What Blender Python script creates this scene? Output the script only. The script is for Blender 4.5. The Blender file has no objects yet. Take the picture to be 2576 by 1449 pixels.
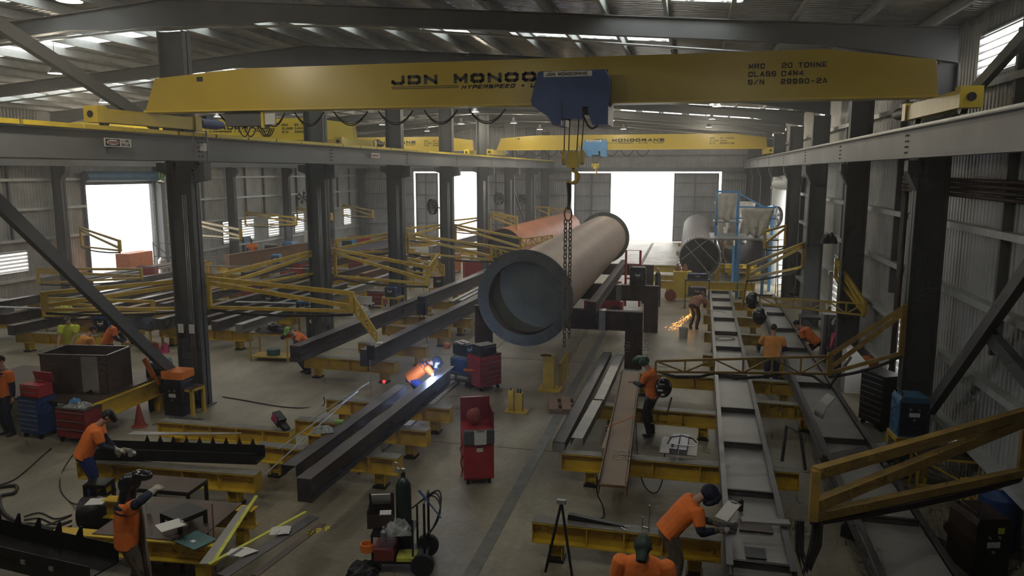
import bpy, math, random
from mathutils import Vector, Matrix
R = math.radians
random.seed(7)
S = bpy.context.scene
COL = S.collection
V = Vector
# ---------------------------------------------------------------- camera
CAMF, CX, CY = 1930.0, 1288.0, 724.5
PITCH, YAW, CH = R(8.647), R(13.064), 6.2
cd = bpy.data.cameras.new('camera'); cam = bpy.data.objects.new('camera', cd); COL.objects.link(cam)
cam.location = (0, 0, CH); cam.rotation_euler = (R(90) - PITCH, 0, YAW)
cd.sensor_width = 36; cd.lens = CAMF / 2576 * 36; cd.clip_end = 400; S.camera = cam
_f = V((-math.sin(YAW) * math.cos(PITCH), math.cos(YAW) * math.cos(PITCH), -math.sin(PITCH)))
_r = V((math.cos(YAW), math.sin(YAW), 0)); _u = _r.cross(_f)
def ray(x, y): return _f + _r * ((x - CX) / CAMF) - _u * ((y - CY) / CAMF)
def P(x, y, z=0.0):           # point of the place at height z seen at a photo pixel
    d = ray(x, y); t = (z - CH) / d.z; return V((d.x * t, d.y * t, z))
def PY(x, y, Y):              # the same, on the cross plane at depth Y
    d = ray(x, y); t = Y / d.y; return V((d.x * t, Y, CH + d.z * t))
def PX(x, y, X):
    d = ray(x, y); t = X / d.x; return V((X, d.y * t, CH + d.z * t))
# ---------------------------------------------------------------- materials
def mat(name, col, rough=.6, metal=0., var=.12, sc=3., bump=0., col2=None, spec=.5, stretch=None, emit=None):
    m = bpy.data.materials.new(name); m.use_nodes = True; nt = m.node_tree; b = nt.nodes['Principled BSDF']
    b.inputs['Roughness'].default_value = rough; b.inputs['Metallic'].default_value = metal
    b.inputs['Specular IOR Level'].default_value = spec
    c = [v for v in col] + [1]
    c2 = ([v for v in col2] + [1]) if col2 else [max(0, v * (1 - var * 2)) for v in col] + [1]
    if emit:
        b.inputs['Emission Color'].default_value = (*emit[0], 1); b.inputs['Emission Strength'].default_value = emit[1]
        b.inputs['Base Color'].default_value = c
        return m
    tc = nt.nodes.new('ShaderNodeTexCoord'); mp = nt.nodes.new('ShaderNodeMapping'); nz = nt.nodes.new('ShaderNodeTexNoise')
    nz.inputs['Scale'].default_value = sc; nz.inputs['Detail'].default_value = 5; nz.inputs['Roughness'].default_value = .6
    if stretch: mp.inputs['Scale'].default_value = stretch
    nt.links.new(tc.outputs['Object'], mp.inputs[0]); nt.links.new(mp.outputs[0], nz.inputs['Vector'])
    cr = nt.nodes.new('ShaderNodeValToRGB'); cr.color_ramp.elements[0].position = .35; cr.color_ramp.elements[1].position = .65
    cr.color_ramp.elements[0].color = c2; cr.color_ramp.elements[1].color = c
    nt.links.new(nz.outputs['Fac'], cr.inputs[0]); nt.links.new(cr.outputs[0], b.inputs['Base Color'])
    if bump:
        bp = nt.nodes.new('ShaderNodeBump'); bp.inputs['Strength'].default_value = bump; bp.inputs['Distance'].default_value = .03
        nt.links.new(nz.outputs['Fac'], bp.inputs['Height']); nt.links.new(bp.outputs[0], b.inputs['Normal'])
    return m
M = {}
def mk(n, *a, **k): M[n] = mat(n, *a, **k)
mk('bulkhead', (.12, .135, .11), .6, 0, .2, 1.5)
mk('crane_yellow', (.60, .44, .03), .32, 0, .06, .8)
mk('truck_yellow', (.75, .56, .05), .35, 0, .08, 2)
mk('trestle_yellow', (.76, .52, .03), .5, 0, .25, 2.2, col2=(.56, .36, .025))
mk('worn_top', (.26, .245, .21), .55, .2, .2, 3)
mk('boom_yellow', (.66, .45, .05), .5, 0, .2, 3, col2=(.46, .30, .04))
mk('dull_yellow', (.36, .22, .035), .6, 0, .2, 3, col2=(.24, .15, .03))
mk('bright_yellow', (.80, .60, .04), .45, 0, .1, 3)
mk('blue_hoist', (.012, .065, .24), .45, 0, .1, 2)
mk('sky_blue', (.08, .30, .62), .4, 0, .15, 3)
mk('blue', (.02, .07, .25), .4, 0, .15, 4)
mk('welder_blue', (.04, .15, .28), .45, 0, .2, 4)
mk('dark_navy', (.012, .018, .05), .6, 0, .2, 6)
mk('column_grey', (.085, .092, .10), .55, 0, .15, .9)
mk('rafter_grey', (.105, .11, .115), .55, 0, .12, .6)
mk('rail_grey', (.36, .37, .37), .5, 0, .14, .7)
mk('rail_dim', (.17, .18, .185), .5, 0, .12, .7)
mk('galv', (.42, .44, .45), .38, .55, .15, 5)
mk('purlin', (.62, .64, .63), .45, .25, .1, 3)
mk('mill_steel', (.115, .105, .11), .38, .45, .25, 1.6, col2=(.075, .062, .065))
mk('steel_light', (.42, .41, .40), .38, .6, .15, 2)
mk('dark_steel', (.03, .03, .032), .45, .5, .3, 3)
mk('brown_steel', (.22, .115, .04), .5, .0, .25, 1.2, col2=(.15, .08, .035))
mk('primer_brown', (.07, .04, .032), .6, .2, .3, 1.5)
mk('plate_brown', (.12, .075, .055), .5, .4, .3, 1.2, col2=(.07, .055, .05))
mk('frame_plate', (.36, .35, .33), .45, .3, .12, 1.2)
mk('pipe_tan', (.40, .29, .22), .5, .25, .1, .8, col2=(.32, .235, .185))
mk('pipe_orange', (.52, .17, .06), .55, .15, .2, .7)
mk('pipe_grey', (.17, .145, .13), .6, .2, .2, 1)
mk('pipe_dark', (.10, .112, .10), .65, .1, .2, 1.5)
mk('red', (.42, .015, .018), .35, 0, .15, 3)
mk('red_dark', (.26, .013, .015), .35, 0, .2, 3)
mk('pink', (.75, .06, .22), .6, 0, .3, 8)
mk('red_primer', (.34, .05, .03), .6, 0, .2, 2)
mk('rust', (.30, .10, .04), .7, 0, .3, 4)
mk('orange', (.85, .22, .03), .6, 0, .12, 6)
mk('hiviz', (.90, .20, .025), .75, 0, .1, 6)
mk('hiviz_light', (.95, .38, .07), .75, 0, .1, 6)
mk('hiviz_yellow', (.72, .80, .06), .75, 0, .1, 6)
mk('navy_cloth', (.018, .025, .06), .85, 0, .2, 8)
mk('blue_cloth', (.02, .04, .22), .85, 0, .2, 8)
mk('white_cloth', (.55, .52, .46), .85, 0, .15, 8)
mk('leather', (.20, .155, .115), .7, 0, .25, 4)
mk('glove', (.58, .55, .45), .8, 0, .2, 14)
mk('skin', (.50, .28, .19), .55, 0, .05, 8)
mk('hair', (.03, .02, .015), .7, 0, .2, 20)
mk('boot', (.02, .017, .014), .6, 0, .2, 8)
mk('cap_green', (.03, .05, .035), .7, 0, .2, 8)
mk('green_helmet', (.015, .09, .06), .3, 0, .1, 5)
mk('black', (.012, .012, .013), .5, 0, .2, 5)
mk('black_gloss', (.012, .013, .015), .18, 0, .1, 5)
mk('rubber', (.02, .02, .02), .8, 0, .2, 5)
mk('hose', (.028, .026, .024), .7, 0, .2, 6)
mk('copper_cable', (.16, .08, .05), .6, 0, .2, 6)
mk('white', (.82, .82, .80), .5, 0, .04, 3)
mk('paper', (.86, .86, .84), .7, 0, .03, 4)
mk('tarp', (.70, .66, .58), .6, 0, .15, 4, bump=.5)
mk('wood', (.34, .22, .15), .75, 0, .2, 4, stretch=(1, 8, 8))
mk('timber', (.52, .40, .28), .75, 0, .2, 4, stretch=(8, 1, 8))
mk('strap_yellow', (.72, .72, .10), .6, 0, .15, 5)
mk('paint_yellow', (.85, .66, .03), .6, 0, .05, 5)
mk('chalk', (.75, .74, .68), .9, 0, .1, 20)
mk('lettering', (.03, .028, .02), .4, 0, .05, 5)
mk('lamp_shell', (.45, .45, .45), .4, .5, .1, 5)
mk('green_chain', (.20, .45, .10), .4, 0, .2, 8)
mk('lime', (.30, .60, .12), .5, 0, .2, 8)
mk('pvc_white', (.70, .72, .72), .4, 0, .05, 2)
mk('teal', (.06, .16, .17), .5, 0, .2, 3)
mk('cyl_green', (.012, .03, .02), .25, 0, .1, 4)
mk('chrome', (.75, .75, .75), .2, 1, .05, 4)
mk('lavender_steel', (.30, .30, .36), .4, .5, .1, 3)
mk('sand', (.20, .19, .17), .8, 0, .15, 4)
def emis(name, col, s):
    M[name] = mat(name, (0, 0, 0), emit=(col, s))
emis('lamp_glow', (1., .97, .88), 60); emis('arc_glow', (.35, .55, 1.), 60); emis('spark', (1, .42, .08), 9)
emis('led_red', (1, .05, .05), 3)
def floor_mat():
    m = bpy.data.materials.new('concrete'); m.use_nodes = True; nt = m.node_tree; b = nt.nodes['Principled BSDF']; N = nt.nodes.new; L = nt.links.new
    tc = N('ShaderNodeTexCoord')
    def noise(sc, det, st=None):
        n = N('ShaderNodeTexNoise'); n.inputs['Scale'].default_value = sc; n.inputs['Detail'].default_value = det
        if st:
            mp = N('ShaderNodeMapping'); mp.inputs['Scale'].default_value = st; mp.inputs['Rotation'].default_value = (0, 0, .5)
            L(tc.outputs['Object'], mp.inputs[0]); L(mp.outputs[0], n.inputs['Vector'])
        else: L(tc.outputs['Object'], n.inputs['Vector'])
        return n
    def ramp(n, p0, c0, p1, c1):
        r = N('ShaderNodeValToRGB'); e = r.color_ramp.elements; e[0].position = p0; e[1].position = p1; e[0].color = (*c0, 1); e[1].color = (*c1, 1)
        L(n.outputs['Fac'], r.inputs[0]); return r
    a = ramp(noise(.45, 6), .35, (.24, .208, .145), .7, (.42, .375, .275))
    c = ramp(noise(.9, 4, (1, .22, 1)), .38, (.55, .52, .5), .58, (1, 1, 1))
    d = ramp(noise(9, 3), .3, (.82, .82, .82), .7, (1.06, 1.06, 1.06))
    m1 = N('ShaderNodeMix'); m1.data_type = 'RGBA'; m1.blend_type = 'MULTIPLY'; m1.inputs[0].default_value = .75
    L(a.outputs[0], m1.inputs[6]); L(c.outputs[0], m1.inputs[7])
    m2 = N('ShaderNodeMix'); m2.data_type = 'RGBA'; m2.blend_type = 'MULTIPLY'; m2.inputs[0].default_value = 1
    L(m1.outputs[2], m2.inputs[6]); L(d.outputs[0], m2.inputs[7]); L(m2.outputs[2], b.inputs['Base Color'])
    b.inputs['Roughness'].default_value = .42; b.inputs['Specular IOR Level'].default_value = .45
    r2 = N('ShaderNodeMapRange'); r2.inputs[3].default_value = .33; r2.inputs[4].default_value = .62; L(noise(1.3, 4).outputs['Fac'], r2.inputs[0]); L(r2.outputs[0], b.inputs['Roughness'])
    return m
M['floor'] = floor_mat()
def sheet_mat(name, col, axis='X', foil=False):
    m = bpy.data.materials.new(name); m.use_nodes = True; nt = m.node_tree; b = nt.nodes['Principled BSDF']; N = nt.nodes.new; L = nt.links.new
    tc = N('ShaderNodeTexCoord'); n = N('ShaderNodeTexNoise'); L(tc.outputs['Object'], n.inputs['Vector'])
    n.inputs['Scale'].default_value = 2.5 if foil else 1.2; n.inputs['Detail'].default_value = 6
    r = N('ShaderNodeValToRGB'); r.color_ramp.elements[0].color = (*[v * .72 for v in col], 1); r.color_ramp.elements[1].color = (*col, 1)
    r.color_ramp.elements[0].position = .35; r.color_ramp.elements[1].position = .65
    L(n.outputs['Fac'], r.inputs[0]); L(r.outputs[0], b.inputs['Base Color'])
    w = N('ShaderNodeTexWave'); w.wave_type = 'BANDS'; w.bands_direction = axis
    mp = N('ShaderNodeMapping'); L(tc.outputs['Object'], mp.inputs[0]); L(mp.outputs[0], w.inputs['Vector'])
    bp = N('ShaderNodeBump'); L(w.outputs['Fac'], bp.inputs['Height'])
    if foil:
        w.inputs['Scale'].default_value = 1.7; w.inputs['Distortion'].default_value = 5; w.inputs['Detail'].default_value = 3
        bp.inputs['Strength'].default_value = .9; bp.inputs['Distance'].default_value = .06
        b.inputs['Metallic'].default_value = .75; b.inputs['Roughness'].default_value = .3
    else:
        w.inputs['Scale'].default_value = 1.7; bp.inputs['Strength'].default_value = .9; bp.inputs['Distance'].default_value = .05
        b.inputs['Metallic'].default_value = .25; b.inputs['Roughness'].default_value = .5
    L(bp.outputs[0], b.inputs['Normal'])
    return m
M['wall_x'] = sheet_mat('wall_sheet_x', (.52, .53, .51), 'Y')
M['wall_y'] = sheet_mat('wall_sheet_y', (.42, .42, .42), 'X')
M['foil'] = sheet_mat('roof_foil', (.78, .78, .76), 'Y', True)
def trans_mat(name, col, t):
    m = bpy.data.materials.new(name); m.use_nodes = True; nt = m.node_tree; nt.nodes.clear(); N = nt.nodes.new; L = nt.links.new
    o = N('ShaderNodeOutputMaterial'); a = N('ShaderNodeBsdfTranslucent'); b = N('ShaderNodeBsdfTransparent'); x = N('ShaderNodeMixShader')
    a.inputs[0].default_value = (*col, 1); b.inputs[0].default_value = (*col, 1); x.inputs[0].default_value = t
    L(a.outputs[0], x.inputs[1]); L(b.outputs[0], x.inputs[2]); L(x.outputs[0], o.inputs[0]); return m
M['skylight'] = trans_mat('fibreglass_sheet', (.92, .95, .95), .35)
M['plastic_wrap'] = mat('plastic_wrap', (.45, .47, .45), .15, 0, .3, 12, bump=.6)
# ---------------------------------------------------------------- mesh kit
class MB:
    def __init__(s): s.v = []; s.f = []; s.sm = []
    def add(s, vs, fs, smooth=False):
        o = len(s.v); s.v += [tuple(v) for v in vs]
        s.f += [tuple(i + o for i in f) for f in fs]; s.sm += [smooth] * len(fs); return s
    def box(s, x0, x1, y0, y1, z0, z1):
        vs = [(x, y, z) for x in (x0, x1) for y in (y0, y1) for z in (z0, z1)]
        return s.add(vs, [(0, 1, 3, 2), (4, 6, 7, 5), (0, 4, 5, 1), (2, 3, 7, 6), (0, 2, 6, 4), (1, 5, 7, 3)])
    def cbox(s, c, d, rz=0, rx=0, ry=0):
        m = Matrix.Rotation(rz, 3, 'Z') @ Matrix.Rotation(ry, 3, 'Y') @ Matrix.Rotation(rx, 3, 'X')
        vs = [V(c) + m @ V((x * d[0] / 2, y * d[1] / 2, z * d[2] / 2)) for x in (-1, 1) for y in (-1, 1) for z in (-1, 1)]
        return s.add(vs, [(0, 1, 3, 2), (4, 6, 7, 5), (0, 4, 5, 1), (2, 3, 7, 6), (0, 2, 6, 4), (1, 5, 7, 3)])
    def frame(s, p0, p1, up=(0, 0, 1)):
        a = (V(p1) - V(p0)); L = a.length; a.normalize(); u = V(up)
        if abs(a.dot(u)) > .98: u = V((0, 1, 0))
        r = a.cross(u).normalized(); u = r.cross(a).normalized(); return a, r, u, L
    def bar(s, p0, p1, w, h, up=(0, 0, 1), ow=0, oh=0):
        a, r, u, L = s.frame(p0, p1, up); vs = []
        for q in (V(p0), V(p1)):
            for i in (-1, 1):
                for j in (-1, 1): vs.append(q + r * (ow + i * w / 2) + u * (oh + j * h / 2))
        return s.add(vs, [(0, 1, 3, 2), (4, 6, 7, 5), (0, 4, 5, 1), (2, 3, 7, 6), (0, 2, 6, 4), (1, 5, 7, 3)])
    def ibar(s, p0, p1, w, h, up=(0, 0, 1), tf=.02, tw=.014):      # I section, p on its centre line
        s.bar(p0, p1, w, tf, up, 0, h / 2 - tf / 2); s.bar(p0, p1, w, tf, up, 0, -h / 2 + tf / 2)
        return s.bar(p0, p1, tw, h - 2 * tf, up)
    def cbar(s, p0, p1, w, h, up=(0, 0, 1), t=.012, side=1):       # channel section
        s.bar(p0, p1, w, t, up, 0, h / 2 - t / 2); s.bar(p0, p1, w, t, up, 0, -h / 2 + t / 2)
        return s.bar(p0, p1, t, h - 2 * t, up, side * (w / 2 - t / 2))
    def cyl(s, p0, p1, r0, r1=None, n=12, caps=True):
        r1 = r0 if r1 is None else r1; a, r, u, L = s.frame(p0, p1); vs = []
        for q, rr in ((V(p0), r0), (V(p1), r1)):
            for i in range(n):
                t = 2 * math.pi * i / n; vs.append(q + (r * math.cos(t) + u * math.sin(t)) * rr)
        s.add(vs, [(i, (i + 1) % n, n + (i + 1) % n, n + i) for i in range(n)], True)
        if caps: s.add(vs, [tuple(range(n - 1, -1, -1)), tuple(range(n, 2 * n))])
        return s
    def tube(s, pts, r, n=6, closed=False):
        pts = [V(p) for p in pts]; m = len(pts); vs = []; pu = None
        for i, p in enumerate(pts):
            if closed: a = pts[(i + 1) % m] - pts[i - 1]
            else: a = pts[min(i + 1, m - 1)] - pts[max(i - 1, 0)]
            if a.length < 1e-6: a = V((0, 0, 1))
            a.normalize()
            if pu is None:
                u = V((0, 0, 1)) if abs(a.z) < .9 else V((0, 1, 0))
            else: u = pu
            rr = a.cross(u)
            if rr.length < 1e-4: rr = a.orthogonal()
            rr.normalize(); u = rr.cross(a).normalized(); pu = u
            R_ = r[i] if isinstance(r, (list, tuple)) else r
            for k in range(n):
                t = 2 * math.pi * k / n; vs.append(p + (rr * math.cos(t) + u * math.sin(t)) * R_)
        fs = [(i * n + k, i * n + (k + 1) % n, (i + 1) * n + (k + 1) % n, (i + 1) * n + k) for i in range(m - 1) for k in range(n)]
        if closed: fs += [((m - 1) * n + k, (m - 1) * n + (k + 1) % n, (k + 1) % n, k) for k in range(n)]
        s.add(vs, fs, True)
        if not closed: s.add(vs[:n], [tuple(range(n - 1, -1, -1))]); s.add(vs[-n:], [tuple(range(n))])
        return s
    def lathe(s, prof, n=20, c=(0, 0, 0), axis=None, smooth=True):      # prof: (radius, height)
        c = V(c)
        if axis is None: a, r, u = V((0, 0, 1)), V((1, 0, 0)), V((0, 1, 0))
        else: a = V(axis).normalized(); r = a.orthogonal().normalized(); u = a.cross(r)
        vs = []
        for rad, h in prof:
            for i in range(n):
                t = 2 * math.pi * i / n; vs.append(c + a * h + (r * math.cos(t) + u * math.sin(t)) * rad)
        m = len(prof)
        return s.add(vs, [(j * n + i, j * n + (i + 1) % n, (j + 1) * n + (i + 1) % n, (j + 1) * n + i) for j in range(m - 1) for i in range(n)], smooth)
    def ball(s, c, d, n=12, m=8, rot=None):
        vs = []; c = V(c)
        for j in range(m + 1):
            p = math.pi * j / m
            for i in range(n):
                t = 2 * math.pi * i / n
                q = V((d[0] * math.sin(p) * math.cos(t), d[1] * math.sin(p) * math.sin(t), d[2] * math.cos(p)))
                if rot: q = rot @ q
                vs.append(c + q)
        return s.add(vs, [(j * n + i, (j + 1) * n + i, (j + 1) * n + (i + 1) % n, j * n + (i + 1) % n) for j in range(m) for i in range(n)], True)
    def prism(s, poly, y0, y1, plane='xz'):       # polygon in a plane, extruded along the third axis
        n = len(poly); mk3 = {'xz': lambda a, b, c: (a, c, b), 'yz': lambda a, b, c: (c, a, b), 'xy': lambda a, b, c: (a, b, c)}[plane]
        vs = [mk3(a, b, y0) for a, b in poly] + [mk3(a, b, y1) for a, b in poly]
        return s.add(vs, [tuple(range(n)), tuple(range(2 * n - 1, n - 1, -1))] + [(i, n + i, n + (i + 1) % n, (i + 1) % n) for i in range(n)])
    def xf(s, loc=(0, 0, 0), rz=0):
        m = Matrix.Rotation(rz, 3, 'Z'); s.v = [tuple(V(loc) + m @ V(v)) for v in s.v]; return s
    def build(s, name, m, parent=None):
        me = bpy.data.meshes.new(name); me.from_pydata(s.v, [], s.f); me.materials.append(M[m] if isinstance(m, str) else m)
        me.polygons.foreach_set('use_smooth', s.sm); me.update()
        import bmesh
        bm = bmesh.new(); bm.from_mesh(me); bmesh.ops.remove_doubles(bm, verts=bm.verts, dist=1e-5)
        bmesh.ops.recalc_face_normals(bm, faces=bm.faces)
        for e in bm.edges:
            if len(e.link_faces) == 2 and e.calc_face_angle(0) > .6: e.smooth = False
        bm.to_mesh(me); bm.free()
        o = bpy.data.objects.new(name, me); COL.objects.link(o)
        if parent is not None: o.parent = parent
        return o
def tag(o, label=None, cat=None, group=None, kind=None):
    if label: o['label'] = label
    if cat: o['category'] = cat
    if group: o['group'] = group
    if kind: o['kind'] = kind
    return o
def thing(name, label, cat, loc=(0, 0, 0), rz=0, group=None):
    o = bpy.data.objects.new(name, None); o.empty_display_size = .1; COL.objects.link(o)
    o.location = loc; o.rotation_euler = (0, 0, rz); return tag(o, label, cat, group, 'thing')
def copy_tree(o, parent=None):
    c = o.copy(); COL.objects.link(c)
    if parent is not None: c.parent = parent
    for ch in [x for x in bpy.data.objects if x.parent == o and x != c]: copy_tree(ch, c)
    return c
def dup(o, loc, rz=0, label=None, group=None):
    c = copy_tree(o); c.location = loc; c.rotation_euler = (0, 0, rz)
    if label: c['label'] = label
    if group: c['group'] = group
    return c
def text(s, parent, p, size, m='lettering', rot=(R(90), 0, 0), sx=1., shear=0., name='lettering', bold=.0):
    cu = bpy.data.curves.new(name, 'FONT'); cu.body = s; cu.size = size; cu.extrude = .004; cu.shear = shear; cu.offset = 0
    cu.materials.append(M[m]); o = bpy.data.objects.new('tmp', cu); COL.objects.link(o)
    me = bpy.data.meshes.new_from_object(o.evaluated_get(bpy.context.evaluated_depsgraph_get())); bpy.data.objects.remove(o)
    o = bpy.data.objects.new(name, me); COL.objects.link(o)
    o.parent = parent; o.location = p; o.rotation_euler = rot; o.scale = (sx, 1, 1); return o
RND = ((.18, 0), (.82, 0), (1, .2), (1, .8), (.82, 1), (.18, 1), (0, .8), (0, .2), (.18, 0))
GL = {'O': [RND], '0': [RND], 'D': [((0, 0), (.8, 0), (1, .2), (1, .8), (.8, 1), (0, 1), (0, 0))], 'J': [((1, 1), (1, .2), (.82, 0), (.18, 0), (0, .2), (0, .3))], 'N': [((0, 0), (0, 1), (1, 0), (1, 1))],
 'M': [((0, 0), (0, 1), (.5, .25), (1, 1), (1, 0))], 'C': [((1, .75), (1, .8), (.82, 1), (.18, 1), (0, .8), (0, .2), (.18, 0), (.82, 0), (1, .2), (1, .25))], 'R': [((0, 0), (0, 1), (.85, 1), (1, .85), (1, .6), (.85, .45), (0, .45)), ((.6, .45), (1, 0))],
 'A': [((0, 0), (.42, 1), (.58, 1), (1, 0)), ((.2, .3), (.8, .3))], 'E': [((1, 1), (0, 1), (0, 0), (1, 0)), ((0, .5), (.85, .5))], 'L': [((0, 1), (0, 0), (1, 0))], 'S': [((1, .8), (.85, 1), (.15, 1), (0, .85), (0, .65), (.15, .5), (.85, .5), (1, .35), (1, .15), (.85, 0), (.15, 0), (0, .2))],
 'H': [((0, 0), (0, 1)), ((1, 0), (1, 1)), ((0, .5), (1, .5))], 'Y': [((0, 1), (.5, .5), (1, 1)), ((.5, .5), (.5, 0))], 'P': [((0, 0), (0, 1), (.85, 1), (1, .85), (1, .55), (.85, .4), (0, .4))], '+': [((.2, .5), (.8, .5)), ((.5, .2), (.5, .8))],
 'U': [((0, 1), (0, .2), (.18, 0), (.82, 0), (1, .2), (1, 1))], 'T': [((0, 1), (1, 1)), ((.5, 1), (.5, 0))], '2': [((0, .8), (.18, 1), (.82, 1), (1, .8), (1, .6), (.82, .5), (.18, .45), (0, .3), (0, 0), (1, 0))], '9': [((0, .15), (.18, 0), (.82, 0), (1, .2), (1, .8), (.82, 1), (.18, 1), (0, .8), (0, .6), (.18, .45), (1, .45))],
 '4': [((.75, 0), (.75, 1), (0, .3), (1, .3))], '1': [((.3, .85), (.55, 1), (.55, 0))], 'B': [((0, 0), (0, 1), (.85, 1), (1, .85), (1, .65), (.85, .52), (0, .52)), ((.85, .52), (1, .38), (1, .15), (.85, 0), (0, 0))], '/': [((.1, 0), (.9, 1))], '-': [((.15, .45), (.85, .45))],
 'G': [((1, .8), (.82, 1), (.18, 1), (0, .8), (0, .2), (.18, 0), (1, 0), (1, .45), (.6, .45))], 'V': [((0, 1), (.5, 0), (1, 1))], 'I': [((.5, 0), (.5, 1))], '3': [((0, .85), (.18, 1), (.82, 1), (1, .8), (1, .65), (.82, .52), (.4, .52)), ((.82, .52), (1, .35), (1, .2), (.82, 0), (.18, 0), (0, .15))],
 'F': [((1, 1), (0, 1), (0, 0)), ((0, .5), (.85, .5))], '(': [((.7, 1), (.4, .8), (.4, .2), (.7, 0))], ')': [((.3, 1), (.6, .8), (.6, .2), (.3, 0))]}
def stxt(s, parent, p, h, w, gap, th, m='lettering', rot=(0, 0, 0), shear=0.):
    """painted block letters: local x to the right, z up, facing -y"""
    mb = MB(); x = 0
    for ch in s:
        for pl in GL.get(ch, []):
            q = [(x + (w - th) * a + th / 2 + shear * h * b, (h - th) * b + th / 2) for a, b in pl]
            for (ax, az), (bx, bz) in zip(q, q[1:]):
                d = math.hypot(bx - ax, bz - az) or 1; ux, uz = (bx - ax) / d * th / 2, (bz - az) / d * th / 2
                mb.prism([(ax - ux - uz, az - uz + ux), (ax - ux + uz, az - uz - ux), (bx + ux + uz, bz + uz - ux), (bx + ux - uz, bz + uz + ux)], -.004, 0)
        x += (w + gap) * (.8 if ch == ' ' else 1)
    o = mb.build('lettering', m, parent); o.location = p; o.rotation_euler = rot; return o
def sag(a, b, d, n=12):
    a, b = V(a), V(b); return [a.lerp(b, i / n) - V((0, 0, d * 4 * (i / n) * (1 - i / n))) for i in range(n + 1)]
# ================================================================ the building
BAY = 7.35; Y0 = 17.5; YE = Y0 + 7 * BAY            # frame lines, end wall at YE
XW, XE, XM = -31.0, 5.45, -12.95                     # left wall, right wall, middle column row
def rz_(x): return 10.45 - .078 * abs(x - XM)        # top of rafter
def top(x): return rz_(x) + .27
f = MB().box(XW - 6, XE + 6, -3, YE + 14, -.3, 0).build('floor', 'floor'); tag(f, kind='structure')
g = MB()
g.box(-3.25, -3.02, 2, 68, 0.001, .006)
gr = g.build('trim_1', 'sand'); tag(gr, kind='structure')
g = MB(); g.box(-6.55, -6.5, 14, 60, .001, .005); g.box(-12.2, 4, 24.4, 24.43, .001, .004); g.box(-12.2, 4, 16.2, 16.22, .001, .004)
tag(g.build('trim_2', 'black'), kind='structure')
def wall_x(name, X, holes, y0=-3., y1=YE, z1=None, out=-1):   # sheet wall with openings; out: side of the world
    ys = sorted({y0, y1, *[h[0] for h in holes], *[h[1] for h in holes]}); mb = MB(); z1 = z1 or top(X) + .1
    for a, b in zip(ys, ys[1:]):
        zs = [0.]; hh = sorted([(h[2], h[3]) for h in holes if h[0] <= a and h[1] >= b])
        cur = 0.
        for lo, hi in hh:
            if lo > cur: mb.box(min(X, X + out * .05), max(X, X + out * .05), a, b, cur, lo)
            cur = hi
        if cur < z1: mb.box(min(X, X + out * .05), max(X, X + out * .05), a, b, cur, z1)
    w = mb.build(name, 'wall_x'); tag(w, kind='structure'); return w
LW = [(34.3, 39.4, 0, 5.55)] + [(y, y + 1.9, 1.45, 2.5) for y in (25.5, 28.6)] + [(y, y + 1.6, 1.3, 2.9) for y in (46.4, 48.7, 52.2, 56.2, 61.0, 65.2)]
RLV = [(y, y + 2.1, 8.0, 8.85) for y in (12.0, 15.2, 20.0, 27.4, 34.8, 42.1, 49.5, 56.8, 64.2)]
RLOW = [(20.6, 21.6, .9, 2.6), (28.3, 29.3, .9, 3.1), (30.2, 31.2, .9, 3.1)]
wl = wall_x('wall_left', XW, LW, out=-1)
wr = wall_x('wall_right', XE, [(40.4, 45.6, 0, 5.4)] + RLV + RLOW, out=1)
# end wall, pitched top with two tall openings
mb = MB(); EH = [(-25.5, -19.0), (-10.5, 2.5)]
def seg(x0, x1, z0):
    mb.prism([(x0, z0), (x1, z0), (x1, top(x1) + .1), (x0, top(x0) + .1)], YE, YE + .05)
for a, b, z0 in ((XW, -25.5, 0), (-25.5, -19, 6.2), (-19, XM, 0), (XM, -10.5, 0), (-10.5, 2.5, 6.2), (2.5, XE, 0)): seg(a, b, z0)
we = mb.build('wall_end', 'wall_y'); tag(we, kind='structure')
mb = MB().prism([(XW, 0), (XE, 0), (XE, top(XE) + .1), (XM, top(XM) + .1), (XW, top(XW) + .1)], -3.05, -3); tag(mb.build('wall_near', 'wall_y'), kind='structure')
# wall girts
def girts(par, X, sgn, zs, gaps, ya=5, yb=YE):
    for z in zs:
        y = ya; cuts = sorted([(h[0], h[1]) for h in gaps if h[2] < z < h[3]]); ed = ya; mb = MB()
        for a, b in cuts + [(yb, yb)]:
            if a > ed:
                mb.bar((X + sgn * .1, ed, z), (X + sgn * .1, min(a, yb), z), .2, .012, oh=.06); mb.bar((X + sgn * .2, ed, z), (X + sgn * .2, min(a, yb), z), .012, .13)
            ed = max(ed, b)
        mb.build('girt', 'purlin', par)
girts(wl, XW, 1, (1.1, 2.95, 4.4, 5.8, 7.3), LW); girts(wr, XE, -1, (1.0, 2.35, 3.75, 5.1, 6.6, 7.8), [(40.4, 45.6, 0, 5.4)] + RLV + RLOW)
for par, X, sgn, c in ((wl, XW, 1, -.16), (wr, XE, -1, .16)):
    ys = [Y0 + BAY * (k + .33 * j) for k in range(-1, 7) for j in (1, 2)]
    for y in ys:
        if any(h[0] < y < h[1] for h in (LW[:1] if X < 0 else [(40.4, 45.6)])): continue
        MB().box(min(X, X + sgn * .16), max(X, X + sgn * .16), y - .05, y + .05, 2.95, 8.6).build('stud', 'rail_dim', par)
mb = MB()
for z in (1.3, 2.7, 4.1, 5.5):
    for a, b in ((XW, -25.5), (-19, -10.5), (2.5, XE)): mb.bar((a, YE - .08, z), (b, YE - .08, z), .15, .1)
for z in (6.5, 7.6): mb.bar((XW, YE - .08, z), (XE, YE - .08, z), .15, .1)
mb.build('girt', 'rail_dim', we)
mb = MB().bar((XW, YE - .2, 6.32), (XE, YE - .2, 6.32), .35, .3); mb.build('lintel', 'rafter_grey', we)
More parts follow.
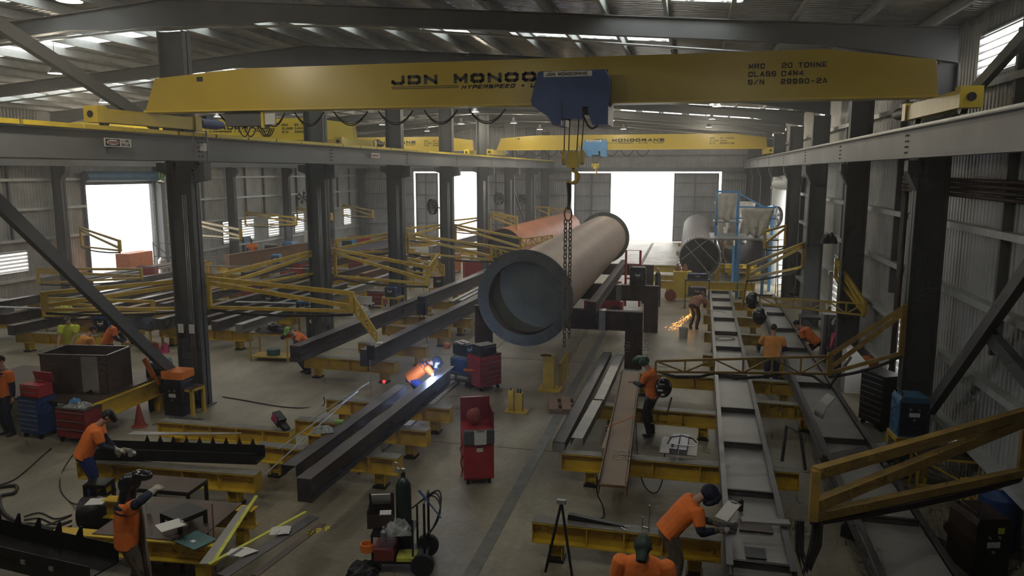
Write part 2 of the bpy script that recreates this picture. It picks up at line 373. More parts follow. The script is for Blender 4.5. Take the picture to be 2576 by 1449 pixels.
# roof: foil lined sheets with openings for the skylight strips
SKY = []
for k in range(-1, 7):
    yc = Y0 + BAY * (k + .52)
    if k == -1: SKY += [(yy, yy + 1.2, a, b) for yy, a, b in ((16.0, -1.9, .9), (15.6, -17, -14.3))] + [(yy, yy + 1.3, a, b) for yy in (5.,) for a, b in ((-28, -20), (-19, XM - .3), (XM + .3, -7), (-6, 3.5))]; continue
    for a, b in ((XM + .5, -8.2), (-7.9, -6.4), (-5.2, -.6), (-.3, 4.3), (-17.5, -14.2), (-21.6, -18.0), (-25.4, -22.2), (-29.5, -26)):
        if k == 0 and a > -4: continue
        SKY.append((yc - .75 + (.5 if k == 0 and a > -9 else 0), yc + .55 + (.7 if k == 0 and a > -9 else 0), a, b))
def roof_side(sa, sb):
    hs = [h for h in SKY if sa <= h[2] and h[3] <= sb]
    ys = sorted({-3., YE, *[h[0] for h in hs], *[h[1] for h in hs]}); mb = MB()
    for a, b in zip(ys, ys[1:]):
        xs = [sa]
        for h in sorted([h for h in hs if h[0] <= a + 1e-6 and h[1] >= b - 1e-6], key=lambda h: h[2]): xs += [h[2], h[3]]
        xs.append(sb)
        for x0, x1 in zip(xs[::2], xs[1::2]):
            if x1 - x0 > .01: mb.prism([(x0, top(x0)), (x1, top(x1)), (x1, top(x1) + .06), (x0, top(x0) + .06)], a, b)
    return mb
c1 = roof_side(XW, XM); c2 = roof_side(XM, XE); c1.add(c2.v, c2.f)
ce = c1.build('ceiling', 'foil'); tag(ce, kind='structure')
mb = MB()
for a, b, x0, x1 in SKY:
    mb.prism([(x0, top(x0) + .03), (x1, top(x1) + .03), (x1, top(x1) + .04), (x0, top(x0) + .04)], a, b)
mb.build('skylight_sheet', 'skylight', ce)
x = XM + .55
for i in range(14):
    for sg in (1, -1):
        xx = XM + sg * (.45 + i * 1.32)
        if not XW < xx < XE: continue
        z = rz_(xx); m2 = MB()
        m2.box(xx - .006, xx + .006, 2, YE, z + .02, z + .25); m2.box(xx - (.07 if sg > 0 else 0), xx + (0 if sg > 0 else .07), 2, YE, z + .01, z + .025)
        m2.box(xx - (0 if sg > 0 else .07), xx + (.07 if sg > 0 else 0), 2, YE, z + .245, z + .26)
        m2.build('purlin', 'purlin', ce)
# steel frames: middle columns, side columns, rafters
ORD = ['first', 'second', 'third', 'fourth', 'fifth', 'sixth', 'seventh']
def icol(name, x0, x1, y, z0, z1, w, m, label, group):
    t = thing(name, label, 'column', ((x0 + x1) / 2, y, 0), 0, group); d = (x1 - x0) / 2; mb = MB()
    mb.box(-d, -d + .03, -w / 2, w / 2, z0, z1); mb.box(d - .03, d, -w / 2, w / 2, z0, z1); mb.box(-d, d, -.02, .02, z0, z1)
    mb.build('shaft', m, t); MB().box(-d - .08, d + .08, -w / 2 - .08, w / 2 + .08, z0, z0 + .03).build('base_plate', m, t)
    return t
for k in range(0, 8):
    y = Y0 + BAY * k if k < 7 else YE - .75
    lb = ('grey steel column of the middle row, nearest to the camera' if k == 0 else 'grey steel column of the middle row at the end wall' if k == 7 else
          'grey steel column of the middle row, %s from the near end' % ORD[k])
    t = icol('steel_column', -13.12, -12.40, y, 0, rz_(XM) - .8, .34, 'column_grey', lb, 'middle row columns')
    MB().prism([(.36, 6.42), (.74, 6.42), (.74, 5.98), (.36, 5.92)], -.15, .15).build('corbel', 'column_grey', t)
    MB().prism([(-.36, 6.42), (-.66, 6.42), (-.66, 6.2), (-.36, 6.1)], -.12, .12).build('corbel', 'column_grey', t)
    if k < 7:
        m2 = MB()
        for j in range(3): m2.tube([(.1 + .05 * j, -.19, .2), (.1 + .05 * j, -.19, 5.6)], .013)
        m2.build('conduit', 'galv', t)
    lb = 'dark column on the right wall, ' + ('nearest to the camera' if k == 0 else '%s from the near end' % ORD[k] if k < 7 else 'in the far right corner')
    t = icol('wall_column', 4.5, 5.12, y, 0, rz_(5.) - .72, .32, 'column_grey', lb, 'right wall columns')
    MB().prism([(-.31, 6.42), (-.5, 6.42), (-.5, 6.2), (-.31, 5.8)], -.15, .15).build('corbel', 'column_grey', t)
    if k >= 1:
        lb = 'grey column on the left wall, ' + ('in the far left corner' if k == 7 else '%s from the near end' % ORD[k - 1])
        t = icol('wall_column', -30.75, -30.2, y, 0, rz_(-30) - .72, .32, 'column_grey', lb, 'left wall columns')
        MB().prism([(.27, 6.42), (.6, 6.42), (.6, 6.2), (.27, 5.8)], -.15, .15).build('corbel', 'column_grey', t)
for k in range(-1, 7):
    y = Y0 + BAY * k; lb = 'pitched grey roof rafter, ' + ('topmost in view above the near crane' if k == 0 else 'just behind the near camera' if k < 0 else '%s from the near end' % ORD[k])
    t = thing('roof_rafter', lb, 'rafter', (XM, y, 0), 0, 'roof rafters')
    for sg, xe in ((1, XE - .35), (-1, XW + .4)):
        L = abs(xe - XM); mb = MB()
        pts_t = [(0, rz_(XM)), (L, rz_(XM) - .078 * L)]
        zt0, zt1 = rz_(XM) - .03, rz_(XM) - .03 - .078 * L
        def zt(d): return zt0 - .078 * d
        bot = [(0, zt(0) - .72), (2.8, zt(2.8) - .40), (L - 2.6, zt(L - 2.6) - .40), (L, zt(L) - .66)]
        poly = [(sg * d, z) for d, z in [(0, zt0), (L, zt1)] + bot[::-1]]
        mb.prism(poly, -.01, .01)
        for (a, za), (b, zb) in list(zip(bot, bot[1:])) + [((0, zt0), (L, zt1))]:
            mb.bar((sg * a, 0, za), (sg * b, 0, zb), .22, .02)
        mb.build('web' if sg > 0 else 'web', 'rafter_grey', t)
    m2 = MB()
    for j in range(3): m2.tube([(-17, -.22 - .05 * j, rz_(-30) - .75), (-5, -.22 - .05 * j, 9.35 + .1), (0, -.22 - .05 * j, 9.72), (5, -.22 - .05 * j, 9.55), (17, -.22 - .05 * j, 8.35)], .022)
    m2.build('conduit', 'galv', t)
# flat bracing
def brace(label, a, b, w=.22):
    t = MB().bar(V((0, 0, 0)), V(b) - V(a), .012, w, up=(1, 0, 0)) if False else MB()
    d = V(b) - V(a); t.bar((0, 0, 0), d, w * .6, w)
    o = t.build('diagonal_brace', 'rafter_grey'); o.location = a; tag(o, label, 'brace', None, 'thing'); return o
brace('long grey diagonal brace dropping to the foot of the nearest middle column', (-13.0, 10.4, 7.4), (-13.0, 17.7, .25), .26)
brace('grey diagonal brace rising from the near crane to the upper left corner', (-12.95, 10.15, 9.9), (-12.95, 16.9, 7.3), .26)
brace('long arm of the dark cross brace on the right wall', PX(2340, 1030, 4.95), PX(2640, 600, 4.95), .24)
brace('short lower arm of the dark cross brace on the right wall', PX(2492, 845, 5.08), PX(2660, 1040, 5.08), .24)
brace('dark diagonal brace above the right runway beam', (4.95, 17.3, 7.2), (4.95, 11.5, 9.0), .2)
brace('pale diagonal brace near the far end of the middle columns', (-12.9, 61.2, 1.2), (-12.9, 54.6, 6.1), .16)
# ---------------------------------------------------------------- runway beams
def runway(label, X, m, side, ya=6, yb=YE - .3, zb=6.46, zt=7.05):
    t = thing('runway_beam', label, 'runway beam', (X, 0, 0))
    MB().ibar((0, ya, (zb + zt) / 2), (0, yb, (zb + zt) / 2), .26, zt - zb, tf=.025).build('beam', m, t)
    MB().bar((0, ya, zt + .03), (0, yb, zt + .03), .06, .06).build('rail', 'galv', t)
    bo = None
    for k in range(0, 7 if zt < 7.1 and X > -20 else 0):
        for j in range(4):
            for dy in (-.07, .07):
                y = Y0 + BAY * k + dy; z = zb + .12 + j * .115
                if bo is None: bo = MB().cyl((side * .005, 0, 0), (side * .03, 0, 0), .022, n=6).build('bolt', 'dark_steel', t); b = bo
                else: b = bo.copy(); COL.objects.link(b)
                b.location = (0, y, z)
    return t
rl = runway('grey runway beam along the middle columns with a yellow conductor strip', -12.2, 'rail_dim', 1)
mb = MB()
y = 6
while y < YE - 1:
    mb.box(.1, .16, y + .03, y + 1.45, 7.06, 7.15); y += 1.5
mb.build('conductor_bar', 'bright_yellow', rl)
s = MB().box(.132, .14, 14.05, 14.85, 6.72, 6.9).build('danger_sign', 'white', rl)
MB().box(.14, .145, 14.08, 14.5, 6.74, 6.88).build('sign_panel', 'black', s)
MB().prism([(14.29 + .18 * math.cos(R(18 * i)), 6.81 + .055 * math.sin(R(18 * i))) for i in range(20)], .145, .15, 'yz').build('sign_oval', 'white', s)
stxt('DANGER', s, (.152, 14.15, 6.785), .05, .04, .01, .01, 'red', (0, 0, R(90)))
stxt('LIVE', s, (.143, 14.55, 6.825), .055, .045, .015, .011, rot=(0, 0, R(90))); stxt('RAILS', s, (.143, 14.55, 6.745), .055, .04, .012, .011, rot=(0, 0, R(90)))
s = MB().box(.132, .14, 28.0, 28.8, 6.72, 6.9).build('danger_sign', 'white', rl)
stxt('DANGER', s, (.143, 28.07, 6.77), .08, .08, .03, .018, 'red', (0, 0, R(90)))
rr = runway('pale grey runway beam along the right wall columns', 4.3, 'rail_grey', -1)
runway('grey runway beam behind the middle columns serving the left bay', -13.75, 'rafter_grey', -1, zt=7.15)
runway('grey runway beam along the left wall', -29.9, 'rail_dim', 1)
# ---------------------------------------------------------------- sliding doors of the end wall
def sheet_door(name, x0, x1, y=YE + .3, z1=6.05, label=None):
    d = MB().box(x0, x1, y, y + .05, .05, z1).build(name, 'wall_y'); tag(d, kind='structure')
    mb = MB()
    for xx in (x0 + .06, (x0 + x1) / 2 - .1, x1 - .06): mb.box(xx - .06, xx + .06, y - .1, y, .05, z1)
    for z in (.1, 1.35, 2.7, 4.0, 5.2, z1 - .06): mb.box(x0, x1, y - .08, y, z - .04, z + .04)
    mb.build('door_frame', 'column_grey', d); return d
sheet_door('door_1', -10.3, -7.0); sheet_door('door_2', -1.5, 2.3); sheet_door('door_3', -25.4, -23.2)
d = MB().box(-18.9, -16.2, YE - .5, YE - .45, .05, 6.05).build('door_4', 'wall_y'); tag(d, kind='structure')
mb = MB()
for z in (.1, 1.35, 2.7, 4.0, 5.2, 6.0): mb.box(-18.9, -16.2, YE - .6, YE - .5, z - .04, z + .04)
for xx in (-18.9, -17.4, -16.2): mb.box(xx - .05, xx + .05, YE - .6, YE - .5, 0, 6.05)
mb.build('door_frame', 'column_grey', d)
# roller door drums
def roller(name, X, sg, y0, y1, z, m):
    d = thing(name, None, None); d['kind'] = 'structure'
    MB().cyl((X + sg * .42, y0 - .3, z + .33), (X + sg * .42, y1 + .3, z + .33), .27, n=20).build('door_drum', m, d)
    mb = MB().box(min(X + sg * .1, X + sg * .2), max(X + sg * .1, X + sg * .2), y0 - .02, y1 + .02, z - .12, z + .02)
    for yy in (y0 - .1, y1): mb.box(min(X, X + sg * .2), max(X, X + sg * .2), yy, yy + .1, 0, z + .5)
    mb.build('door_guide', 'column_grey', d)
roller('door_5', XW, 1, 34.3, 39.4, 5.6, 'welder_blue'); roller('door_6', XE, -1, 40.4, 45.6, 5.4, 'pvc_white')
# louvre windows
def louvre(i, X, h, n, m='white', tilt=.5):
    w = thing('window_%d' % i, None, None); w['kind'] = 'structure'; a, b, z0, z1 = h; mb = MB()
    for yy in (a, b): mb.box(X - .04, X + .04, yy - .03, yy + .03, z0, z1)
    for z in (z0, z1): mb.box(X - .04, X + .04, a, b, z - .03, z + .03)
    mb.build('window_frame', 'galv', w); mb = MB()
    dz = (z1 - z0) / n
    for k in range(n): mb.cbox((X, (a + b) / 2, z0 + dz * (k + .5)), (.012, b - a, dz * .62), ry=tilt)
    mb.build('louvre_slats', 'skylight' if m == 'g' else m, w)
i = 1
for h in LW[1:]: louvre(i, XW, h, 6 if h[2] > 1.4 else 9, 'white', -.6); i += 1
for h in RLV: louvre(i, XE, h, 6, 'white', .9); i += 1
for h in RLOW: louvre(i, XE, h, 9, 'white', .6); i += 1
# the yard outside, sunlit concrete
tag(MB().box(-60, 40, YE + 14, YE + 70, -.32, -.02).build('ground', 'white'), kind='structure')
tag(MB().box(-70, XW - 6, 10, YE + 14, -.32, -.02).build('ground_left', 'white'), kind='structure')
tag(MB().box(XE + 6, 50, 10, YE + 14, -.32, -.02).build('ground_right', 'white'), kind='structure')
# ---------------------------------------------------------------- world and light
w = bpy.data.worlds.new('sky'); S.world = w; w.use_nodes = True; b = w.node_tree.nodes['Background']
b.inputs[0].default_value = (1., .985, .95, 1); b.inputs[1].default_value = 10.0
def portal(loc, rot, sx, sy):
    l = bpy.data.lights.new('portal', 'AREA'); l.shape = 'RECTANGLE'; l.size = sx; l.size_y = sy; l.cycles.is_portal = True
    o = bpy.data.objects.new('portal', l); COL.objects.link(o); o.location = loc; o.rotation_euler = rot; return o
portal((-4.25, YE + .35, 3.05), (R(-90), 0, 0), 5.5, 6.1)
portal((-21.3, YE + .35, 3.05), (R(-90), 0, 0), 4.0, 6.1)
portal((XW - .1, 36.85, 2.8), (0, R(-90), 0), 5.5, 5.1)
portal((XE + .1, 43., 2.7), (0, R(90), 0), 5.4, 5.2)
for a, b_, x0, x1 in SKY:
    if a < 40: portal(((x0 + x1) / 2, (a + b_) / 2, top((x0 + x1) / 2) + .2), (0, 0, 0), x1 - x0, b_ - a)
# high bay lamps
def lamp_proto(loc, label, zt):
    t = thing('hanging_high_bay_lamp', label, 'lamp', loc, 0, 'high bay lamps under the roof')
    MB().lathe([(.0, .34), (.07, .34), (.09, .16), (.2, .0), (.21, 0), (.1, .17), (.0, .18)], 16).build('lamp_shade', 'lamp_shell', t)
    MB().lathe([(.19, .012), (.0, .012)], 16).build('lamp_disc', 'lamp_glow', t)
    return t
LPW = [(-4.9, 8.0, 'added unseen to light the near bay, overhead in the middle'), (-10.6, 8.0, 'added unseen to light the near bay, overhead left'), (1.0, 8.0, 'added unseen to light the near bay, overhead right'), (175, 3, 'left bay, cut by the top left edge of the view')]  # the overhead entries are unseen lamps, added to brighten the near bay
LP = [(140, 185, 'left bay, nearest to the camera'), (262, 258, 'left bay, above the crane end truck'), (548, 294, 'left bay, between the end truck and control box'), (1292, 310, 'main bay, seen low left of the blue hoist'),
      (1358, 326, 'main bay, above the left end of the far crane'), (1195, 282, 'main bay, brightest just left of the hoist'), (1075, 330, 'left bay, far right of its row'), (962, 314, 'left bay, between the second and third middle columns'),
      (1537, 304, 'main bay, just right of the blue hoist'), (1568, 325, 'main bay, above the middle of the far crane'), (1804, 268, 'main bay, highest right of the blue hoist'), (1790, 300, 'main bay, middle one of the right hand line'),
      (1783, 320, 'main bay, on the right end of the far crane'), (1160, 312, 'left bay, seen right of the third middle column')]
proto = None
for x, y, s_ in LP + LPW:
    q = P(x, y, 9.05) if x > 50 else V((x, y, 8.9)); lb = 'lit high bay lamp, ' + s_
    LAST = [None]
    if proto is None: proto = lamp_proto(q, lb, 0); LAST[0] = proto
    else:
        LAST[0] = thing('hanging_high_bay_lamp', lb, 'lamp', q, 0, 'high bay lamps under the roof')
        for ch in PARTS: c = ch.copy(); COL.objects.link(c); c.parent = LAST[0]
    if LAST[0] is proto: PARTS = [o for o in bpy.data.objects if o.parent == proto]
    pr = proto if lb.endswith(LP[0][2]) else bpy.data.objects[-1] if False else LAST[0]
    MB().tube([(0, 0, .34), (0, 0, rz_(q.x) - q.z - .05)], .008).build('suspension_wire', 'black', pr)
    l = bpy.data.lights.new('lamp_light', 'POINT'); l.energy = 420 if q.y > 10 else 130; l.shadow_soft_size = .2; l.color = (1, .88, .68)
    o = bpy.data.objects.new('lamp_light', l); COL.objects.link(o); o.location = q - V((0, 0, .06))
# ================================================================ cranes
def crane(label, y, x0, x1, z0=7.55, hgt=.87, w=.36, big=True, sn='29990-2A', truck=1.75, txt=True, xt=None):
    t = thing('bridge_crane', label, 'crane', (0, y, 0))
    poly = [(x0 + .05, z0), (x1 - .05, z0), (x1 - .12, z0 + hgt * .72), (x1 - 2.0, z0 + hgt), (x0 + 2.6, z0 + hgt), (x0 + .35, z0 + hgt * .82)]
    g = MB().prism(poly, 0, w).build('girder', 'crane_yellow', t)
    MB().box(x0 + .05, x1 - .05, -.07, w + .07, z0 - .035, z0).build('bottom_flange', 'truck_yellow', g)
    if big: MB().box(x0 + 1.42, x0 + 1.57, -.01, 0, z0 + .62, z0 + .72).build('access_hole', 'black', g)
    for sx in (x0, x1):
        e = MB().box(sx - .13, sx + .13, -1.35, 1.65, z0 - .33, z0 - .04); s_ = 1 if sx == x0 else -1
        e.box(sx - .17, sx + .17, -1.62, -1.35, z0 - .34, z0 - .0); e.box(sx - .17, sx + .17, 1.65, 1.9, z0 - .34, z0 - .0)
        e = e.build('end_truck', 'truck_yellow', t)
        MB().cyl((sx, -1.64, z0 - .17), (sx, -1.62, z0 - .17), .07, n=14).build('buffer', 'black', e)
        mb = MB().cyl((sx, -1.2, z0 - .40), (sx, -1.2, z0 - .3), .1, n=4)
        for yy in (-1.25, 1.4): MB().cyl((sx - .05, yy, z0 - .32), (sx + .05, yy, z0 - .32), .1, n=16).build('wheel', 'dark_steel', e)
        mt = MB().cyl((sx + s_ * .02, 2.0, z0 - .14), (sx + s_ * .02, 2.75, z0 - .14), .13, n=16)
        mt.cyl((sx + s_ * .02, 2.75, z0 - .14), (sx + s_ * .02, 2.95, z0 - .14), .1, n=16); mt.box(sx - .1, sx + .1, 2.2, 2.45, z0 - .05, z0 + .05); mt.build('drive_motor', 'blue_hoist' if sx == x0 else 'black', t)
    if txt:
        a = xt if xt is not None else x0 + 5.45
        stxt('JDN MONOCRANE', g, (a, -.002, z0 + .43), .19, .288, .07, .064)
        mb = MB()
        for j in range(2): mb.box(a, a + 1.46, -.006, 0, z0 + .38 - j * .035, z0 + .395 - j * .035)
        mb.build('stripe', 'lettering', g)
        stxt('HYPERSPEED + ULTRA + PLANET', g, (a + 1.52, -.002, z0 + .315), .08, .088, .026, .022, shear=.35)
        for j, s_ in enumerate(('MRC', 'CLASS', 'S/N')): stxt(s_, g, (x1 - 3.33, -.002, z0 + .55 - j * .145), .095, .082, .022, .019)
        for j, s_ in enumerate(('20 TONNE', 'C4M4', sn)): stxt(s_, g, (x1 - 2.74, -.002, z0 + .55 - j * .145), .095, .082, .022, .019)
    return t
c1 = crane('large yellow bridge crane girder close above the shop floor, lettered across', 15.5, -12.2, 4.3, xt=-6.18)
# festoon cables and control box
xs = [-10.6, -9.5, -8.7, -7.75, -6.7, -5.65, -4.65, -3.6]
for i, x_ in enumerate(xs[:-1]):
    mb = MB(); a = V((x_, .5, 7.5)); b = V((xs[i + 1] - .25, .5, 7.5))
    mb.tube(sag(a, b, .3), .016); mb.tube(sag(a, b, .26), .012); mb.build('festoon_cable', 'hose', c1)
bx = MB().box(-10.2, -9.3, .1, .45, 7.2, 7.5).build('control_box', 'rafter_grey', c1)
MB().box(-9.2, -8.95, .08, .11, 7.22, 7.5).build('control_panel', 'white', bx); MB().box(-9.28, -9.22, .05, .12, 7.15, 7.5).build('hazard_strip', 'bright_yellow', bx)
mb = MB()
for x_ in (-10.0, -9.85, -9.4, -9.5, -9.45): mb.tube(sag((x_, .28, 7.2), (x_ + .3, .28, 7.15), .2), .014)
mb.build('cable_gland', 'hose', bx)
c2 = crane('yellow bridge crane at the far end under bright lamps', 48.0, -12.2, 4.3, sn='29990-2B', xt=-6.2)
for i in range(9): MB().tube(sag((-11 + i * .95, .4, 7.5), (-10.2 + i * .95, .4, 7.5), .35), .03).build('festoon_cable', 'hose', c2)
c3 = crane('yellow bridge crane of the left bay, seen behind the near girder', 30.2, -29.9, -13.72, sn='29990-1A', xt=-22.1)
c4 = crane('yellow bridge crane deep in the left bay, seen between far columns', 48.2, -29.9, -13.72, sn='29990-1B', xt=-22.15)
def hoist(label, x, y, cl, m='blue_hoist', zb=7.22, drop=1.0, side=1):
    t = thing('crane_hoist', label, 'hoist', (x, y, 0))
    MB().prism([(-.70, 7.55), (-.62, 7.9), (-.56, 8.08), (.72, 8.1), (.8, 7.95), (.8, 7.42), (.3, 7.42), (.3, 7.2), (-.25, 7.2), (-.42, 7.28), (-.68, 7.46)], -.62, -.14).build('hoist_body', m, t)
    l = MB().box(-.45, .48, -.635, -.62, 7.98, 8.08).build('name_plate', 'white', t); stxt('JDN MONOCRANE', l, (-.41, -.637, 8.0), .06, .052, .012, .012)
    for a, b in ((-.34, -.1), (.42, .8)): MB().prism([(a, 7.5), (b, 7.5), (b, 7.08), (a + .08, 7.08), (a - .06 if a < 0 else a, 7.3)], -.66, .35).build('trolley_leg', m, t)
    MB().cyl((-.1, -.3, 7.4), (.42, -.3, 7.4), .12, n=18).build('rope_drum', 'dark_steel', t)
    mb = MB()
    for x_ in (-.08, .02, .2, .3): mb.tube([(x_, -.3, 7.35), (x_ * .9 - .02, -.3, 7.35 - drop + .22)], .011)
    mb.build('wire_rope', 'dark_steel', t)
    mb = MB(); mb.tube(sag((-.1, -.4, 7.35), (.15, -.4, 7.4), .18), .02); mb.tube(sag((.25, -.4, 7.4), (.65, -.4, 7.25), .3), .02); mb.build('power_cable', 'hose', t)
    zk = 7.35 - drop
    h = MB(); 
    for x_ in (-.09, .27): h.lathe([(0, -.03), (.15, -.03), (.15, .03), (0, .03)], 18, (x_, -.3, zk + .1), (1, 0, 0))
    h.box(-.02, .2, -.4, -.2, zk - .1, zk + .22); hb = h.build('hook_block', 'truck_yellow', t)
    pts = [(.09, -.3, zk - .1)] + [(.09 + .12 * math.sin(a) * 1.0 - .02, -.3, zk - .28 + .12 * math.cos(a)) for a in [R(v) for v in range(10, 260, 25)]]
    MB().tube(pts, [.035] * 3 + [.045] * 5 + [.03] * (len(pts) - 8), 10).build('hook', 'boom_yellow', hb)
    return t
h1 = hoist('blue crane hoist hanging from the near girder, with a name plate', -2.38, 15.5, 1, drop=.98)
h2 = hoist('small blue hoist on the far crane, seen behind the ropes of the near one', -5.9, 48.0, 1, 'sky_blue', drop=.9)
# chain sling
t = thing('chain_sling', 'long double chain sling with large ring hanging from the near hook', 'chain sling', (-2.38, 15.2, 0))
MB().tube([(.0, 0, 5.98), (.02, .02, 5.7), (0, 0, 5.44)], [.05, .045, .02]).build('strap', 'dark_steel', t)
def link_(mb, c, L, wd, r, ang):
    m = Matrix.Rotation(ang, 3, 'Z')
    pts = []
    for k in range(10):
        a = 2 * math.pi * k / 10; pts.append(V(c) + m @ V((wd * math.cos(a), 0, L * math.sin(a))))
    mb.tube(pts, r, 5, True)
mb = MB(); link_(mb, (0, 0, 5.36), .14, .075, .018, 0); mb.build('master_ring', 'rust', t)
for s_, zz in ((-.045, 2.7), (.045, 2.85)):
    mb = MB(); z = 5.2; k = 0
    while z > zz: link_(mb, (s_, s_ * .5, z), .058, .033, .0125, R(45) + (k % 2) * R(90)); z -= .086; k += 1
    mb.build('chain', 'pipe_grey', t)
# ================================================================ trestles
def trestle(a, b, label, zt=.66, h=.36, m='trestle_yellow', w=.26, group='yellow I beam trestles', legs=(.13, .87), plate=True):
    a, b = V(a), V(b); a.z = b.z = 0; c = (a + b) / 2; L = (b - a).length; ang = math.atan2(b.y - a.y, b.x - a.x)
    t = thing('steel_trestle', label, 'trestle', c, ang, group)
    MB().ibar((-L / 2, w / 2, zt - h / 2 - .006), (L / 2, w / 2, zt - h / 2 - .006), w, h - .012, tf=.022).build('top_beam', m, t)
    MB().box(-L / 2, L / 2, 0, w, zt - .012, zt - .002).build('worn_top', 'worn_top', t)
    for u in (.3, .5, .7) if L < 3 else (.2, .4, .6, .8): MB().box(-L / 2 + L * u - .008, -L / 2 + L * u + .008, .01, w - .01, zt - h + .02, zt - .02).build('stiffener', m, t)
    for s_ in (-1, 1): MB().box(s_ * (L / 2 - .006) - .006, s_ * (L / 2 - .006) + .006, .0, w, zt - h, zt - .014).build('end_plate', m, t)
    for u in legs:
        x = -L / 2 + L * u; g = MB().ibar((x, w / 2, .05), (x, w / 2, zt - h), .2, .22, up=(1, 0, 0), tf=.016).build('leg', m, t)
        MB().box(x - .13, x + .13, w / 2 - .14, w / 2 + .14, 0, .05).build('foot', 'black', g)
    return t
def Tp(pa, pb, label, **k): return trestle(P(*pa, k.get('zt', .66)), P(*pb, k.get('zt', .66)), label, **k)
Tr = [((1338, 1312), (1815, 1362), 'longest yellow trestle at the bottom right, behind the worker in the green cap'),
 ((1412, 1140), (2012, 1190), 'yellow trestle under the near end of the brown beam marked A30'),
 ((1500, 1018), (1812, 1044), 'yellow trestle behind the worker holding the black helmet'),
 ((1884, 1010), (2050, 1023), 'yellow trestle between the two plated frames, third from the front'),
 ((1560, 936), (2040, 966), 'yellow trestle just in front of the long lattice arm on the right'),
 ((1768, 893), (1992, 905), 'yellow trestle half hidden behind the lattice arm on the right'),
 ((1772, 836), (1996, 850), 'yellow trestle beside the white bucket'),
 ((1770, 793), (1915, 802), 'yellow trestle below the hanging black helmet'),
 ((1768, 756), (1905, 763), 'farthest yellow trestle under the plated frames'),
 ((640, 1120), (1000, 1154), 'yellow trestle under the near end of the long dark I beam, front one'),
 ((741, 1055), (1073, 1085), 'yellow trestle second under the long dark I beam, clear bag above it'),
 ((820, 1004), (1132, 1028), 'yellow trestle third under the long dark I beam, welder kneels beyond it'),
 ((395, 1060), (728, 1086), 'yellow trestle behind the grinder with gloves, pink label box on it'),
 ((191, 1160), (640, 1196), 'yellow trestle at front left carrying the spiked dark beam'),
 ((764, 896), (992, 912), 'yellow trestle under the near ends of the two heavy beams'),
 ((900, 862), (1072, 873), 'yellow trestle second under the two heavy beams'),
 ((960, 818), (1128, 828), 'yellow trestle third under the two heavy beams'),
 ((1010, 785), (1180, 795), 'yellow trestle fourth under the two heavy beams')]
for a, b, l in Tr: Tp(a, b, l)
# bright trestles near the sunlit door
for (a, b, l) in (((1640, 667), (1760, 669), 'bright yellow trestle in the sun left of the grey ribbed pipe'), ((1650, 706), (1900, 712), 'bright yellow trestle under the near end of the grey ribbed pipe'),
                  ((1610, 690), (1700, 693), 'small sunlit yellow trestle beside the main door')):
    Tp(a, b, l, m='bright_yellow', zt=.8, h=.4)
# rows of trestles across the left bay
LT = []
n = 0
for Y in (21.5, 23.4, 26.5, 29.0, 31.4, 33.8, 36.6, 40, 43.5, 47.5, 52, 57):
    for xa, xb in ((-27.2, -23.6), (-22.6, -19.3), (-18.2, -14.6)):
        if Y < 22 and xa < -26: continue
        if xa > -19 and Y in (21.5,): continue
        dx = random.uniform(-.25, .25); side = 'wall' if xa < -25 else 'middle' if xa < -20 else 'inner'
        trestle((xa + dx, Y, 0), (xb + dx, Y, 0), 'yellow trestle in the %s row of the left bay, %d from the front' % (side, n // 3 + 1) if False else
                'yellow trestle in the %s row of the left bay, about %d metres deep' % (side, round(Y)), zt=.7, h=.38)
        n += 1
for Y in (27.5, 31, 35, 39, 43.5, 48):
    trestle((-11.4, Y, 0), (-8.0, Y, 0), 'yellow trestle left of the tan pipe in the main bay, about %d metres deep' % round(Y), zt=.66)
# ================================================================ steel members
def ibeam(label, a, b, w, h, m='mill_steel', zt=1.15, name='steel_beam', group=None, cat='steel beam', tf=.02, end=True):
    a, b = V(a), V(b); a.z = b.z = 0; L = (b - a).length; ang = math.atan2(b.y - a.y, b.x - a.x)
    o = MB().ibar((0, 0, zt - h / 2), (L, 0, zt - h / 2), w, h, tf=tf)
    o = o.build(name, m); o.location = a; o.rotation_euler = (0, 0, ang); tag(o, label, cat, group, 'thing'); 
    if end: MB().box(-.012, 0, -w / 2, w / 2, zt - h, zt).build('end_plate', m, o)
    return o
def chan(label, a, b, w, h, m='galv', zt=.8, name='steel_channel', flat=False, group=None):
    a, b = V(a), V(b); a.z = b.z = 0; L = (b - a).length; ang = math.atan2(b.y - a.y, b.x - a.x); mb = MB()
    if flat: mb.box(0, L, -w / 2, w / 2, zt - .01, zt); mb.box(0, L, -w / 2, -w / 2 + .01, zt - h, zt); mb.box(0, L, w / 2 - .01, w / 2, zt - h, zt)
    else: mb.box(0, L, -w / 2, w / 2, zt - h, zt - h + .01); mb.box(0, L, -w / 2, -w / 2 + .01, zt - h, zt); mb.box(0, L, w / 2 - .01, w / 2, zt - h, zt)
    o = mb.build(name, m); o.location = a; o.rotation_euler = (0, 0, ang); return tag(o, label, 'steel channel', group, 'thing')
ibeam('upper left one of the two heavy dark I beams, near end by the kneeling cap', (-11.15, 19.95, 0), (-10.1, 38.5, 0), .34, .49, zt=1.15)
ibeam('right one of the two heavy dark I beams, reaching to the pipe flange', (-8.95, 19.95, 0), (-8.2, 32.5, 0), .32, .49, zt=1.15)
ibeam('long dark I beam the crouching welder leans on', (-6.2, 11.2, 0), (-6.1, 19.0, 0), .26, .42, zt=1.08)
o = chan('shorter dark channel left of the welder\'s I beam, clear bag on it', (-7.0, 12.1, 0), (-6.95, 17.6, 0), .3, .22, 'mill_steel', .89, flat=True)
